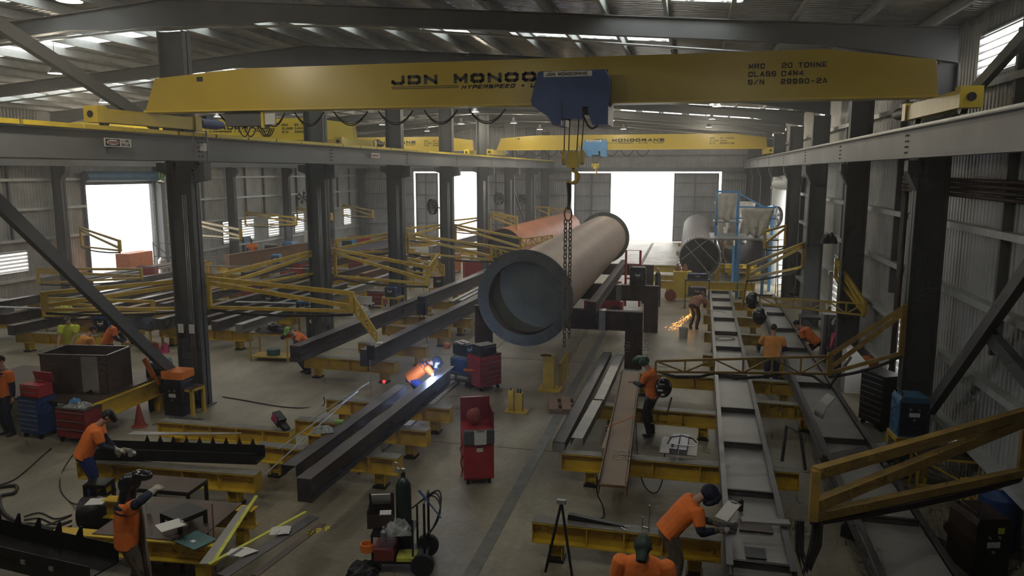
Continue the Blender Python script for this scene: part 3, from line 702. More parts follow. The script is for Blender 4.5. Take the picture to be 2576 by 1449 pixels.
for j, (x, l) in enumerate(((-10.3, 'left'), (-10.0, 'middle'), (-9.7, 'right'))):
    chan('shiny galvanised channel lying beyond the heavy beams, %s of three' % l, (x + .9, 29.5 + j * .3, 0), (x + 1.1, 41, 0), .2, .12, 'steel_light', .94 + .02, flat=True)
# tower frames on the right
def plated(label, xs0, xs1, y0, y1, zt, stiffs, h=.3):
    t = thing('plated_frame', label, 'steel frame', (0, y0, 0)); L = y1 - y0
    pa = [(V((xs0[0], 0, zt - h / 2)), V((xs1[0], L, zt - h / 2))), (V((xs0[1], 0, zt - h / 2)), V((xs1[1], L, zt - h / 2)))]
    for (p, q) in pa: MB().cbar(p, q, .09, h, t=.012, side=1).build('side_rail', 'mill_steel', t)
    zw = zt - .15; vs = [(xs0[0], 0, zw), (xs0[1], 0, zw), (xs1[1], L, zw), (xs1[0], L, zw)]
    MB().add([*vs, *[(x, y, z + .012) for x, y, z in vs]], [(0, 1, 2, 3), (4, 7, 6, 5), (0, 4, 5, 1), (1, 5, 6, 2), (2, 6, 7, 3), (3, 7, 4, 0)]).build('web_plate', 'frame_plate', t)
    for y in stiffs:
        u = (y - y0) / L; a = xs0[0] + (xs1[0] - xs0[0]) * u; b = xs0[1] + (xs1[1] - xs0[1]) * u
        s = MB().box(a + .03, b - .03, y - y0 - .008, y - y0 + .008, zw + .012, zt - .015)
        s.box(a + .03, b - .03, y - y0 - .03, y - y0 + .008, zt - .03, zt - .015).build('stiffener', 'mill_steel', t)
    return t
plated('long plated steel frame with cross stiffeners, left of the two on the right side', (.68, 1.5), (.98, 1.8), 10.1, 35.2, .95, (10.3, 12.75, 15.1, 17.4, 20.4, 23.7, 26, 28.5, 30.9, 33, 35))
plated('long plated steel frame, right of the two, nearest to the right wall', (2.62, 3.6), (2.9, 3.6), 9.6, 34.5, .95, (12.2, 15.8, 20, 24, 27, 30, 32, 34.4))
t = chan('galvanised channel at the left edge of the right work area', (-2.42, 14.6, 0), (-2.3, 22.6, 0), .26, .16, 'mill_steel', .82, flat=True)
MB().box(-.0, .012, -.13, .13, .62, .82).build('end_plate', 'galv', t)
chan('pale galvanised channel, near one of two laid in line', (-2.1, 14.9, 0), (-2.0, 17.6, 0), .26, .16, 'steel_light', .83, flat=True)
chan('pale galvanised channel, far one of two laid in line', (-1.98, 17.7, 0), (-1.9, 22.4, 0), .26, .16, 'steel_light', .83, flat=True)
MB_ = MB().bar((0, 0, .76), (0, 4.6, .76), .11, .11); o = MB_.build('timber_length', 'timber'); o.location = (-1.5, 14.5, 0); tag(o, 'long raw timber length lying beside the brown beam', 'timber', None, 'thing')
t = thing('marked_beam', 'rusty brown I beam on its side, A30 written on top', 'steel beam', (-1.15, 12.65, 0), R(2))
mb = MB(); mb.box(-.2, .2, 0, 7.6, .83, .85); mb.box(-.25, -.235, 0, 7.6, .66, .93); mb.box(.235, .25, 0, 7.6, .66, .93); mb.box(-.24, .24, 0, 7.6, .80, .83); mb.build('section', 'brown_steel', t)
stxt('A30', t, (-.08, 1.75, .853), .3, .15, .05, .028, 'chalk', (R(-90), 0, R(-90)))
# front left: spiked dark beam, curved plate
t = thing('spiked_beam', 'dark box beam with pointed lugs, lying on the front left trestle', 'steel beam', (-11.2, 12.0, 0), R(8))
MB().box(0, 3.35, .0, .42, .68, .7).box(0, 3.35, 0, .012, .68, .9).box(0, 3.35, .41, .42, .68, .92).build('trough', 'dark_steel', t)
for i in range(9): MB().add([(.9 + i * .27, .40, .92), (1.0 + i * .27, .40, .92), (.95 + i * .27, .42, 1.05)], [(0, 1, 2)]).add([(.9 + i * .27, .42, .92), (1.0 + i * .27, .42, .92), (.95 + i * .27, .43, 1.05)], [(0, 2, 1)]).build('lug', 'dark_steel', t)
t = thing('spiked_beam', 'dark spiked beam crossing the bottom left corner', 'steel beam', (-11.1, 8.7, 0), R(-7))
MB().box(0, 3.2, 0, .5, .62, .64).box(0, 3.2, 0, .012, .45, .8).box(0, 3.2, .49, .5, .62, .9).build('trough', 'dark_steel', t)
for i in range(6):
    mb = MB().prism([(.3 + i * .42, .9), (.44 + i * .42, .9), (.44 + i * .42, 1.06), (.40 + i * .42, 1.06)], .488, .5); mb.build('lug', 'dark_steel', t)
for i in range(5): MB().box(.25 + i * .55, .33 + i * .55, -.02, 0, .62, .68).build('tag', 'steel_light', t)
mb = MB(); n = 16
for i in range(n):
    a0, a1 = i / n, (i + 1) / n
    f = lambda u: (u * 2.2, .55 * (u ** 2) , .94 + .04 * math.sin(u * 3))
    p, q = f(a0), f(a1); mb.add([(p[0], p[1], p[2]), (q[0], q[1], q[2]), (q[0], q[1] + .22 * (1 - a1 * .7), q[2]), (p[0], p[1] + .22 * (1 - a0 * .7), p[2]),
        (p[0], p[1], p[2] - .012), (q[0], q[1], q[2] - .012), (q[0], q[1] + .22 * (1 - a1 * .7), q[2] - .012), (p[0], p[1] + .22 * (1 - a0 * .7), p[2] - .012)], [(0, 1, 2, 3), (7, 6, 5, 4), (0, 4, 5, 1), (3, 2, 6, 7)])
o = mb.build('curved_plate', 'frame_plate'); o.location = (-10.95, 12.75, 0); tag(o, 'curved grey plate sweeping across the spiked beam', 'plate', None, 'thing')
# ================================================================ pipes
def pipe(label, x, z, ya, yb, r, m, inner, x2=None, flange=None, bands=(), taper=1., fl2=True):
    x2 = x if x2 is None else x2; t = thing('steel_pipe', label, 'pipe', (x, ya, z)); ax = V((x2 - x, yb - ya, 0)); L = ax.length
    MB().lathe([(r, 0), (r * taper, L), (r * taper - .03, L), (r - .03, 0), (r, 0)], 56, (0, 0, 0), ax).build('shell', m, t)
    if flange:
        MB().lathe([(r - .12, -.02), (flange, -.02), (flange, .05), (r, .05), (r - .12, .05), (r - .12, -.02)], 56, (0, -.03, 0), ax).build('flange', 'pipe_dark', t)
        if fl2: MB().lathe([(r - .12, 0), (flange, 0), (flange, .07), (r, .07)], 48, ax * .985, ax).build('flange', 'pipe_dark', t)
        mb = MB()
        a, rr, u, _ = mb.frame((0, 0, 0), ax)
        for k in range(44):
            th = 2 * math.pi * k / 44; c = (rr * math.cos(th) + u * math.sin(th)) * (flange - .07); mb.cyl(c + V((0, -.062, 0)), c + V((0, -.04, 0)), .016, n=6)
        b = mb.build('bolt_holes', 'black', t); b['kind'] = 'stuff'
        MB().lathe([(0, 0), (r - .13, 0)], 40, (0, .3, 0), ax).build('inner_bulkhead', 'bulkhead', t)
    for bb in bands:
        MB().lathe([(r + .001, -.02), (r + .007, 0), (r + .001, .02)], 56, ax.normalized() * bb, ax).build('weld_seam', 'frame_plate' if m == 'pipe_tan' else m, t)
    return t
RF = (PY(1443, 752, 19.5).x - PY(1203, 752, 19.5).x) / 2
xc = (PY(1443, 752, 19.5).x + PY(1203, 752, 19.5).x) / 2
tp = pipe('huge tan flanged steel pipe resting on dark stands in the middle', xc, 2.90, 19.5, 38.8, RF * .86, 'pipe_tan', 'pipe_dark', xc - .05, RF, (1.2, 3.3, 5.6, 8, 10.4, 12.8, 15.2, 17.6))
tor = pipe('orange primed steel pipe behind and left of the tan one', -10.9, 1.62, 44.5, 62.5, 1.22, 'pipe_orange', 'dark_navy', -9.95, None, (3, 6.2, 9.4, 12.8))
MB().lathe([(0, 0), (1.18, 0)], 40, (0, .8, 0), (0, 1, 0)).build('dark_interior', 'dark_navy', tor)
tg = pipe('grey steel pipe with a ribbed open end, right of the main door', .55, 1.62, 42.0, 65.5, 1.06, 'pipe_grey', 'pipe_dark', .52, None, (4, 8, 12, 16, 20))
mb = MB()
for k in range(44):
    th = 2 * math.pi * k / 44; c = V((math.cos(th), 0, math.sin(th))) * 1.085; mb.cbox(c + V((0, .75, 0)), (.03, 1.6, .07), ry=-th + R(90))
mb.build('end_ribs', 'galv', tg)['kind'] = 'stuff'
MB().bar((-.75, -.02, .65), (.55, -.02, -.85), .03, .05).bar((-.3, -.02, .95), (.95, -.02, -.3), .03, .05).bar((-.95, -.02, -.1), (.35, -.02, .95), .03, .05).build('bracing_bar', 'galv', tg)
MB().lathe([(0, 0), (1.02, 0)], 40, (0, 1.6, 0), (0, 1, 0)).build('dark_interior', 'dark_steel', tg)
tb = pipe('brown steel pipe under tarpaulins beside the blue platform', 3.0, 1.7, 44.5, 58, 1.15, 'brown_steel', 'dark_steel', 3.0, None, (3, 6))
for Y, x in ((48, -10.7), (58, -10.2)): trestle((x - 1.3, Y, 0), (x + 1.5, Y, 0), 'yellow trestle cradling the orange pipe, %s one' % ('near' if Y < 50 else 'far'), zt=.38, h=.2)
for Y in (47, 56, 63): trestle((-.9, Y, 0), (2.0, Y, 0), 'yellow trestle under the grey ribbed pipe, about %d metres deep' % Y, zt=.52, h=.3)
for Y in (46.5, 55): trestle((2.1, Y + .5, 0), (4.2, Y + .5, 0), 'yellow trestle under the brown pipe, about %d metres deep' % round(Y), zt=.52, h=.3, m='bright_yellow')
for xx, Y in ((1.6, 43.6),): trestle((1.25, Y, 0), (3.6, Y, 0), 'bright yellow window-like trestle frame beneath the blue platform', zt=1.15, h=.22, m='bright_yellow')
# stands
def stand(label, xa, xb, y, zt, h, post=True, mark=False):
    t = thing('beam_stand', label, 'stand', (0, y, 0))
    MB().ibar((xa, 0, zt - h / 2), (xb, 0, zt - h / 2), .3, h, tf=.03).build('cross_beam', 'primer_brown', t)
    for x in (xa + .3, xb - .27): 
        p = MB().ibar((x, 0, 0), (x, 0, zt - h), .3, .54, up=(1, 0, 0), tf=.025).box(x - .27, x + .27, -.155, -.145, 0, zt - h).build('leg', 'primer_brown', t)
    MB().box(-2.72, -2.52, -.2, .2, zt - h - .01, zt + .015).build('cap_plate', 'steel_light', t)
    return t
s1 = stand('nearer dark brown beam stand under the tan pipe, chalk marks on its leg', -6.85, -1.35, 24.1, 1.83, .62)
stxt('PS1', s1, (-1.35, -.165, .95), .2, .14, .06, .02, 'chalk', (0, R(90), 0)); stxt('(B)', s1, (-1.92, -.165, .92), .2, .12, .03, .02, 'chalk', (0, R(90), 0))
MB().bar((-1.63, -.19, 1.75), (-1.62, -.19, .2), .07, .02, up=(1, 0, 0)).bar((-1.63, -.2, .25), (-1.62, -.2, .2), .22, .02, up=(1, 0, 0)).build('tie_bar', 'mill_steel', s1)
s2 = stand('farther dark brown beam stand under the tan pipe', -6.8, -1.1, 29.8, 1.83, .6)
stand('third dark brown beam stand near the far flange of the tan pipe', -6.8, -1.6, 36.5, 1.83, .5)
ibeam('dark beam lying on the stands along the right of the tan pipe', (-2.88, 23.4, 0), (-2.88, 35.2, 0), .26, .36, 'primer_brown', zt=2.2)
ibeam('dark beam lying on the stands along the left of the tan pipe', (-5.5, 23.4, 0), (-5.5, 35.2, 0), .26, .36, 'primer_brown', zt=2.2)
# ================================================================ long members across the left bay
LB = [(-25.6, 38.6, -24.6, 50, .34, .75, 'brown_steel', 1.5, 'deep brown girder with grey top in front of the left wall windows'),
 (-22.8, 43, -21.0, 57, .3, .5, 'lavender_steel', 1.3, 'long lavender grey girder near the far left corner'),
 (-27.0, 24.4, -26.0, 37, .3, .34, 'mill_steel', 1.04, 'dark beam nearest to the left wall'),
 (-25.2, 25.5, -24.6, 34, .3, .3, 'galv', 1.0, 'galvanised beam second from the left wall'),
 (-24.2, 22.5, -23.7, 33.5, .32, .36, 'primer_brown', 1.06, 'red brown beam in the wall row'),
 (-22.3, 21.0, -21.6, 31, .3, .34, 'mill_steel', 1.04, 'dark beam at the near left of the middle row'),
 (-21.2, 22.8, -20.6, 33, .28, .3, 'brown_steel', 1.0, 'rusty beam in the middle row, near'),
 (-20.2, 26.0, -19.9, 36, .28, .34, 'mill_steel', 1.04, 'dark beam in the middle row behind the hooded workers'),
 (-18.0, 22.9, -17.5, 34, .3, .4, 'mill_steel', 1.1, 'dark beam seen left of the first column'),
 (-17.0, 23.0, -16.5, 31.5, .3, .3, 'primer_brown', 1.0, 'purple brown beam seen through the near column gap'),
 (-16.0, 23.2, -15.6, 33, .28, .34, 'mill_steel', 1.04, 'dark beam right of the first column, lower one'),
 (-15.0, 23.1, -14.7, 34, .28, .3, 'steel_light', 1.0, 'light steel member right of the first column'),
 (-17.6, 35.5, -17.0, 47, .3, .36, 'mill_steel', 1.06, 'dark beam behind the second column'),
 (-16.2, 36, -15.7, 46, .3, .36, 'brown_steel', 1.06, 'brown beam behind the second column'),
 (-15.0, 35, -14.8, 46, .3, .3, 'lavender_steel', 1.0, 'pale violet box section between second and third columns'),
 (-22.3, 35, -21.8, 45, .3, .36, 'mill_steel', 1.06, 'dark beam in mid depth of the middle row'),
 (-20.4, 38, -20, 50, .3, .4, 'primer_brown', 1.1, 'red brown girder in mid depth of the middle row'),
 (-17, 49, -16.6, 60, .3, .5, 'lavender_steel', 1.2, 'grey girder far down beside the middle columns')]
for xa, ya, xb, yb, w_, h_, m_, zt, l in LB: ibeam(l, (xa, ya, 0), (xb, yb, 0), w_, h_, m_, zt=zt, group='beams laid out in the left bay')
for i in range(9):
    o = MB().cyl((0, 0, 0), (.35, 9.8, 0), .05, n=8).build('steel_tube', 'steel_light'); o.location = (-28.0 + .13 * (i % 5), 30.4, 1.12 + .1 * (i // 5)); tag(o, 'shiny steel tube in the bundle below the roller door', 'tube', 'steel tube bundle', 'thing')
for i, (x, y) in enumerate(((-28.2, 33), (-28.2, 39))): trestle((x - .3, y, 0), (x + 1.2, y, 0), 'yellow trestle under the shiny tube bundle, %s' % ('near' if i == 0 else 'far'), zt=1.06, h=.3)
for i in range(8):
    x = -11.2 + (i % 4) * .75; y = 33 + (i // 4) * 9
    ibeam('purlin length stacked left of the tan pipe, %s batch, %s' % (('near', 'far')[i // 4], ('leftmost', 'second from left', 'third from left', 'rightmost')[i % 4]), (x + .2, y + 5, 0), (x + .4, y + 12, 0), .14, .2, 'galv' if i % 2 else 'mill_steel', zt=.86, name='steel_purlin_length')
# ================================================================ jib arms
def jib(label, a, b, zt=None, h0=.75, h1=.42, m='boom_yellow', wd=.1, hose=True, c=None, hh=.34, div=6, wb=.07):
    a, b = V(a), V(b); t = thing('jib_arm', label, 'jib arm', a, 0, 'yellow welding jib arms'); d = b - a; o = V((0, 0, 0)); dn = V((0, 0, -1))
    mb = MB().bar(o, d, wb, wd).build('top_chord', m, t); MB().bar(o + dn * .12, d + dn * h1 * .75, wb, wd).build('diagonal_chord', m, t)
    MB().bar(o + dn * h0, d + dn * h1, wb, wd * .8).build('bottom_chord', m, t)
    MB().bar(o + V((0, 0, .06)), dn * (h0 + .06), .1, .1).build('pivot_post', m, t); MB().bar(d + V((0, 0, .04)), d + dn * (h1 + .05), .1, .12).build('end_post', m, t)
    if hose:
        mb = MB(); p = [o + dn * (h0 + .06), *sag(o + dn * (h0 + .08), d + dn * (h1 + .08), .08, 6)[1:]]
        mb.tube(p, .035); mb.build('hose_bundle', 'hose', t)
    if c is not None:
        e = V(c) - b; k = MB(); n = div; q0 = d + dn * .03
        k.bar(q0, q0 + e, .05, .05); k.bar(q0 + dn * hh, q0 + e + dn * hh * .6, .05, .05)
        for i in range(n):
            u0, u1 = i / n, (i + 1) / n; A = q0 + e * u0; B = q0 + e * u1; ha, hb_ = hh * (1 - .4 * u0), hh * (1 - .4 * u1)
            k.bar(A, A + dn * ha, .04, .04); k.bar(A + dn * ha if i % 2 else A, B if i % 2 else B + dn * hb_, .035, .035)
        k.bar(q0 + e, q0 + e + dn * hh * .6, .05, .05); k.build('lattice_arm', m, t)
    return t
def J(label, ap, X, bp, cp=None, cz=0, **k):
    a = PX(*ap, X); b = P(*bp, a.z); c = P(*cp, a.z - cz) if cp else None
    return jib(label, a, b, c=c, **k)
J('yellow jib arm right of the nearest middle column with hanging lattice tip', (524, 700), -12.4, (885, 738), (948, 835), .9, h0=.78, h1=.42)
J('yellow jib arm swung left from the nearest middle column', (462, 706), -13.1, (110, 738), h0=.75, h1=.4)
J('yellow jib arm right of the second middle column', (842, 628), -12.4, (1075, 672), (1100, 640), -.2, h0=.95, h1=.5)
J('yellow jib arm swung left from the second middle column', (788, 632), -13.1, (560, 690), h0=.8, h1=.4)
J('yellow jib arm right of the third middle column with box end', (1026, 588), -12.4, (1236, 620), (1305, 640), .3, h0=.85, h1=.5)
J('yellow jib arm swung left from the third middle column', (984, 588), -13.1, (846, 604), h0=.8, h1=.5)
J('yellow jib arm right of the fourth middle column over the orange pipe', (1146, 566), -12.4, (1310, 600), (1390, 590), 0, h0=.85, h1=.5)
J('yellow jib arm swung left from the fourth middle column', (1112, 566), -13.1, (1020, 575), h0=.8, h1=.5)
J('raised yellow jib arm of the fifth middle column', (1232, 540), -12.4, (1300, 545), (1240, 530), -.4, h0=1.2, h1=.8)
J('yellow lattice jib arm of the sixth middle column above the orange pipe', (1346, 520), -12.6, (1380, 522), (1430, 524), 0, h0=1.0, h1=.7)
J('dark jib arm silhouetted in the roller door opening', (202, 573), -30.1, (300, 606), h0=.95, h1=.4)
J('yellow jib arm on the second left wall column with square frame', (440, 545), -30.1, (605, 578), h0=1.0, h1=.4)
J('yellow jib arm on the third left wall column', (616, 533), -30.1, (745, 548), h0=.9, h1=.4)
J('yellow jib arm on the fourth left wall column', (747, 522), -30.1, (835, 538), h0=.9, h1=.4)
J('yellow jib arm on the fifth left wall column', (862, 515), -30.1, (938, 530), h0=.9, h1=.5)
J('tan jib arm on the third right wall column against the bright doorway', (2022, 612), 4.45, (1882, 668), (1868, 760), 1.4, h0=.95, h1=.4, hh=.3)
J('yellow jib arm on the fourth right wall column by the blue platform', (1976, 568), 4.45, (1925, 582), h0=1., h1=.7)
J('small yellow jib arm far down the right wall', (1938, 548), 4.45, (1888, 552), (1880, 535), -.4, h0=.9, h1=.5)
jib('yellow jib arm of the second right wall column with long lattice tip', PX(2105, 655, 4.45), P(2176, 762, 2.4), c=P(1912, 745, 2.35), h0=.5, h1=.32, hh=.34, div=6)
a = PX(2276, 772, 4.45)
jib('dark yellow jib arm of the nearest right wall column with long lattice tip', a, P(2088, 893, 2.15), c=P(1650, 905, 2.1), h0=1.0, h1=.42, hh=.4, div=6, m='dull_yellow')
mb = MB(); pts = [P(x, y, 1.72) for x, y in ((1655, 935), (1700, 948), (1760, 948), (1800, 938), (1850, 952), (1920, 948), (1990, 938), (2045, 945), (2085, 975), (2110, 940), (2140, 900))]
mb.tube(pts, .035, 8); o = mb.build('air_hose', 'hose'); tag(o, 'thick dark hose drooping under the long lattice arm on the right', 'hose', None, 'thing')
JT = P(2052, 1190, 2.6); JB = P(2576, 1040, 2.6); JB = JT + (JB - JT) * 1.02
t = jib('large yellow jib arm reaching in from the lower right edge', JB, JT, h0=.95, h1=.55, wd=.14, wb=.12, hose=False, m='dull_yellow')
mb = MB(); A = V((0, 0, -1.05)); B = JT - JB + V((0, 0, -.62))
for i in range(4): mb.tube(sag(A + V((0, .05 * i, -.05 * (i % 2))), B + V((0, .04 * i, -.04 * (i % 2))), .06), .035)
for i in range(3): mb.tube([B + V((.1 - .04 * i, 0, 0)), B + V((.1 - .05 * i, 0, -.3)), B + V((0 - .04 * i, -.03, -.62 - .03 * i)), B + V((-.1 - .03 * i, .02, -.4)), B + V((-.12 - .03 * i, 0, -.0))], .024)
mb.build('hose_bundle', 'hose', t)
MB().tube([B + V((-.12, 0, .65)), B + V((-.2, 0, 1.1)), B + V((-.35, .1, 1.15)), B + V((-.38, .1, .7))], .02).build('cable_loop', 'hose', t)
# ================================================================ shop equipment
def tool_chest(label, loc, rz, w, d, h, m, n=6, top=True, cols=1, hm='steel_light', name='tool_chest'):
    t = thing(name, label, 'tool chest', loc, rz); z0 = .13
    MB().box(-w / 2, w / 2, -d / 2, d / 2, z0, h).build('body', m, t)
    dz = (h - z0 - .06) / n
    for i in range(n):
        for c in range(cols):
            x0 = -w / 2 + .02 + c * (w - .04) / cols; x1 = x0 + (w - .04) / cols - .012; z = z0 + .03 + i * dz
            dr = MB().box(x0, x1, -d / 2 - .015, -d / 2, z, z + dz - .012).build('drawer', m, t)
            MB().box(x0 + .01, x1 - .01, -d / 2 - .035, -d / 2 - .013, z + dz - .035, z + dz - .018).build('handle', hm, dr)
    for x in (-w / 2 + .08, w / 2 - .08):
        for y in (-d / 2 + .07, d / 2 - .07): MB().cyl((x - .02, y, .06), (x + .02, y, .06), .06, n=14).box(x - .015, x + .015, y - .02, y + .02, .06, .14).build('castor', 'rubber', t)
    if top: MB().box(-w / 2 - .01, w / 2 + .01, -d / 2 - .01, d / 2 + .01, h, h + .02).build('top_tray', 'black', t)
    return t
def topbox(label, loc, rz, w, d, h, m, lid=True, n=2):
    t = thing('tool_box', label, 'tool box', loc, rz); MB().box(-w / 2, w / 2, -d / 2, d / 2, 0, h).build('body', m, t)
    for i in range(n):
        z = .02 + i * (h - .04) / n; dr = MB().box(-w / 2 + .02, w / 2 - .02, -d / 2 - .012, -d / 2, z, z + (h - .06) / n).build('drawer', m, t)
        MB().box(-w / 2 + .04, w / 2 - .04, -d / 2 - .028, -d / 2 - .01, z + (h - .06) / n - .02, z + (h - .06) / n - .006).build('handle', 'steel_light', dr)
    if lid: MB().cbox((0, d / 2 + .02, h + h * .42), (w, .03, h * .85), rx=.25).build('lid', m, t)
    return t
def welder(label, loc, rz=0, w=.34, d=.6, h=.5, m='welder_blue', panel='black', z=0., name='welding_machine'):
    t = thing(name, label, 'welding machine', V(loc) + V((0, 0, z)), rz)
    MB().prism([(-w / 2, 0), (w / 2, 0), (w / 2, h * .9), (w / 2 - .04, h), (-w / 2 + .04, h), (-w / 2, h * .9)], -d / 2, d / 2).build('case', m, t)
    p = MB().box(-w / 2 + .02, w / 2 - .02, -d / 2 - .015, -d / 2, .05, h * .86).build('control_panel', panel, t)
    for x, zz in ((-.08, h * .7), (.08, h * .7), (0, h * .45)): MB().cyl((x, -d / 2 - .04, zz), (x, -d / 2 - .015, zz), .025, n=10).build('knob', 'steel_light', p)
    MB().box(-.1, .1, -d / 2 - .02, -d / 2 - .014, h * .52, h * .62).build('display', 'white', p)
    MB().tube([(-w / 2 + .05, -d / 3, h - .01), (-w / 2 + .07, -d / 3, h + .06), (-w / 2 + .07, d / 3, h + .06), (-w / 2 + .05, d / 3, h - .01)], .014).build('handle', 'black', t)
    mb = MB()
    for i in range(6): mb.box(w / 2, w / 2 + .006, -d / 3 + i * .07, -d / 3 + i * .07 + .03, h * .3, h * .6)
    mb.build('vent', 'black', t)
    return t
def table(label, loc, rz, w, d, h, m='boom_yellow', top='plate_brown', shelf=None, name='steel_stand', leg=.05, cat='stand', diag=False):
    t = thing(name, label, cat, loc, rz)
    for x in (-w / 2 + leg / 2, w / 2 - leg / 2):
        for y in (-d / 2 + leg / 2, d / 2 - leg / 2): MB().bar((x, y, 0), (x, y, h - .03), leg, leg).build('leg', m, t)
    mb = MB()
    for y in (-d / 2 + leg / 2, d / 2 - leg / 2): mb.bar((-w / 2, y, h - .05), (w / 2, y, h - .05), leg, leg)
    for x in (-w / 2 + leg / 2, w / 2 - leg / 2): mb.bar((x, -d / 2, h - .05), (x, d / 2, h - .05), leg, leg)
    if diag: mb.bar((-w / 2 + .03, -d / 2 + .02, h * .9), (w / 2 - .03, -d / 2 + .02, h * .3), leg * .7, leg * .7); mb.bar((-w / 2, -d / 2 + .02, h * .28), (w / 2, -d / 2 + .02, h * .28), leg * .8, leg * .8)
    mb.build('rail', m, t)
    if top: MB().box(-w / 2, w / 2, -d / 2, d / 2, h - .025, h).build('top', top, t)
    if shelf: MB().box(-w / 2 + .01, w / 2 - .01, -d / 2 + .01, d / 2 - .01, shelf, shelf + .03).build('shelf', m, t)
    return t
def gas(label, loc, h=1.45, r=.115, m='cyl_green', reg=True):
    t = thing('gas_cylinder', label, 'gas cylinder', loc)
    MB().lathe([(0, 0), (r, 0), (r, h - .28), (r * .93, h - .2), (r * .6, h - .12), (r * .3, h - .08), (r * .28, h), (0, h)], 20).build('bottle', m, t)
    MB().cyl((0, 0, h), (0, 0, h + .07), .025, n=8).cyl((-.05, 0, h + .05), (.05, 0, h + .05), .018, n=8).build('valve', 'chrome', t)
    if reg: MB().cyl((-.1, 0, h + .03), (-.1, -.03, h + .03), .045, n=12).cyl((-.13, 0, h + .13), (-.13, -.03, h + .13), .04, n=12).tube([(-.02, 0, h + .05), (-.1, 0, h + .03), (-.13, 0, h + .13)], .012).build('regulator', 'chrome', t)
    return t
def coil(label, loc, r=.3, m='hose', turns=4, tr=.018, name='cable_coil', cat='cable coil', flat=1., seed=1):
    rn = random.Random(seed); pts = []
    for i in range(turns * 16):
        a = 2 * math.pi * i / 16; rr = r * (1 + .12 * math.sin(a * .37 + seed)) ; pts.append((rr * math.cos(a) + rn.uniform(-.02, .02), rr * flat * math.sin(a) + rn.uniform(-.02, .02), tr + .012 * (i // 16) + rn.uniform(0, .01)))
    o = MB().tube(pts, tr).build(name, m); o.location = loc; return tag(o, label, cat, None, 'thing')
def cable(label, pts, r=.014, m='hose', name='cable', cat='cable', n=6):
    ps = [V(p) for p in pts]; out = []
    for i in range(len(ps) - 1):
        p0, p1, p2, p3 = ps[max(i - 1, 0)], ps[i], ps[i + 1], ps[min(i + 2, len(ps) - 1)]
        for k in range(n):
            u = k / n; out.append(.5 * ((2 * p1) + (p2 - p0) * u + (2 * p0 - 5 * p1 + 4 * p2 - p3) * u * u + (3 * p1 - p0 - 3 * p2 + p3) * u ** 3))
    out.append(ps[-1]); o = MB().tube([q - ps[0] for q in out], r).build(name, m); o.location = ps[0]; return tag(o, label, cat, None, 'thing')
def single(mb, name, m, label, cat, loc=(0, 0, 0), rz=0, group=None):
    o = mb.build(name, m); o.location = loc; o.rotation_euler = (0, 0, rz); return tag(o, label, cat, group, 'thing')
def crumple(w, d, h, seed, n=8):
    rn = random.Random(seed); vs = []
    for j in range(n + 1):
        for i in range(n + 1):
            u, v = i / n - .5, j / n - .5; e = max(abs(u), abs(v)) * 2
            vs.append((u * w * (1 + rn.uniform(-.08, .08)), v * d * (1 + rn.uniform(-.08, .08)), h * (1 - e ** 3) * rn.uniform(.55, 1.1) + .004))
    fs = [(j * (n + 1) + i, j * (n + 1) + i + 1, (j + 1) * (n + 1) + i + 1, (j + 1) * (n + 1) + i) for j in range(n) for i in range(n)]
    mb = MB(); mb.add(vs, fs); k = len(vs); mb.add([(x, y, 0.) for x, y, z in vs], [f[::-1] for f in fs])
    ed = [i for i in range(n + 1)] + [(j) * (n + 1) + n for j in range(1, n + 1)] + [n * (n + 1) + i for i in range(n - 1, -1, -1)] + [j * (n + 1) for j in range(n - 1, 0, -1)]
    mb.f += [(a, b, b + k, a + k) for a, b in zip(ed, ed[1:] + ed[:1])]; mb.sm += [False] * len(ed); return mb
def clipboard(label, loc, rz, w=.25, d=.34, rx=0., ry=0.):
    t = thing('clipboard', label, 'clipboard', loc, rz); t.rotation_euler = (rx, ry, rz)
    MB().box(-w / 2, w / 2, -d / 2, d / 2, 0, .006).build('board', 'wood', t); MB().box(-w / 2 + .008, w / 2 - .008, -d / 2 + .005, d / 2 - .03, .006, .012).build('paper', 'paper', t)
    MB().box(-.05, .05, d / 2 - .05, d / 2 - .01, .012, .02).cyl((-.05, d / 2 - .02, .022), (.05, d / 2 - .02, .022), .01, n=8).build('clip', 'chrome', t)
    return t
# --- centre aisle
q = P(1232, 985); ch = tool_chest('red roller tool chest with silver drawer handles beside the pipe flange', q + V((-.25, .35, 0)), R(52), .75, .62, 1.02, 'red', 6)
topbox('black tool box on the red roller chest', q + V((-.25, .35, 1.04)), R(52), .55, .42, .26, 'black', lid=False, n=1)
coil('orange lead hanging in a coil on the red roller chest', q + V((-.62, .05, .55)), .14, 'orange', 3, .012, flat=.4)
t = thing('parts_cabinet', 'tall red cabinet on castors standing alone in the aisle, paper on its front', 'cabinet', P(1186, 1222) + V((0, .42, 0)), R(22))
MB().box(-.3, .3, -.38, .38, .12, 1.12).build('body', 'red', t); MB().box(-.3, .3, .3, .36, 1.12, 1.62).build('back_board', 'red_dark', t)
MB().box(.28, .3, -.38, .38, .9, 1.5).build('side_board', 'red_dark', t)
d = MB().box(-.28, .28, -.4, -.38, .15, .85).build('door', 'red', t); MB().box(-.05, .08, -.405, -.4, .7, .78).build('sticker', 'paper', d)
MB().box(-.3, .3, -.46, -.36, .88, 1.15).build('shelf_tray', 'rafter_grey', t); MB().box(-.1, .14, -.475, -.46, .87, 1.16).build('paper', 'paper', t)
MB().box(-.06, .1, -.48, -.47, 1.13, 1.17).build('clip', 'chrome', t)
for x in (-.22, .22):
    for y in (-.3, .3): MB().cyl((x - .02, y, .06), (x + .02, y, .06), .06, n=14).box(x - .02, x + .02, y - .02, y + .02, .06, .13).build('castor', 'rubber', t)
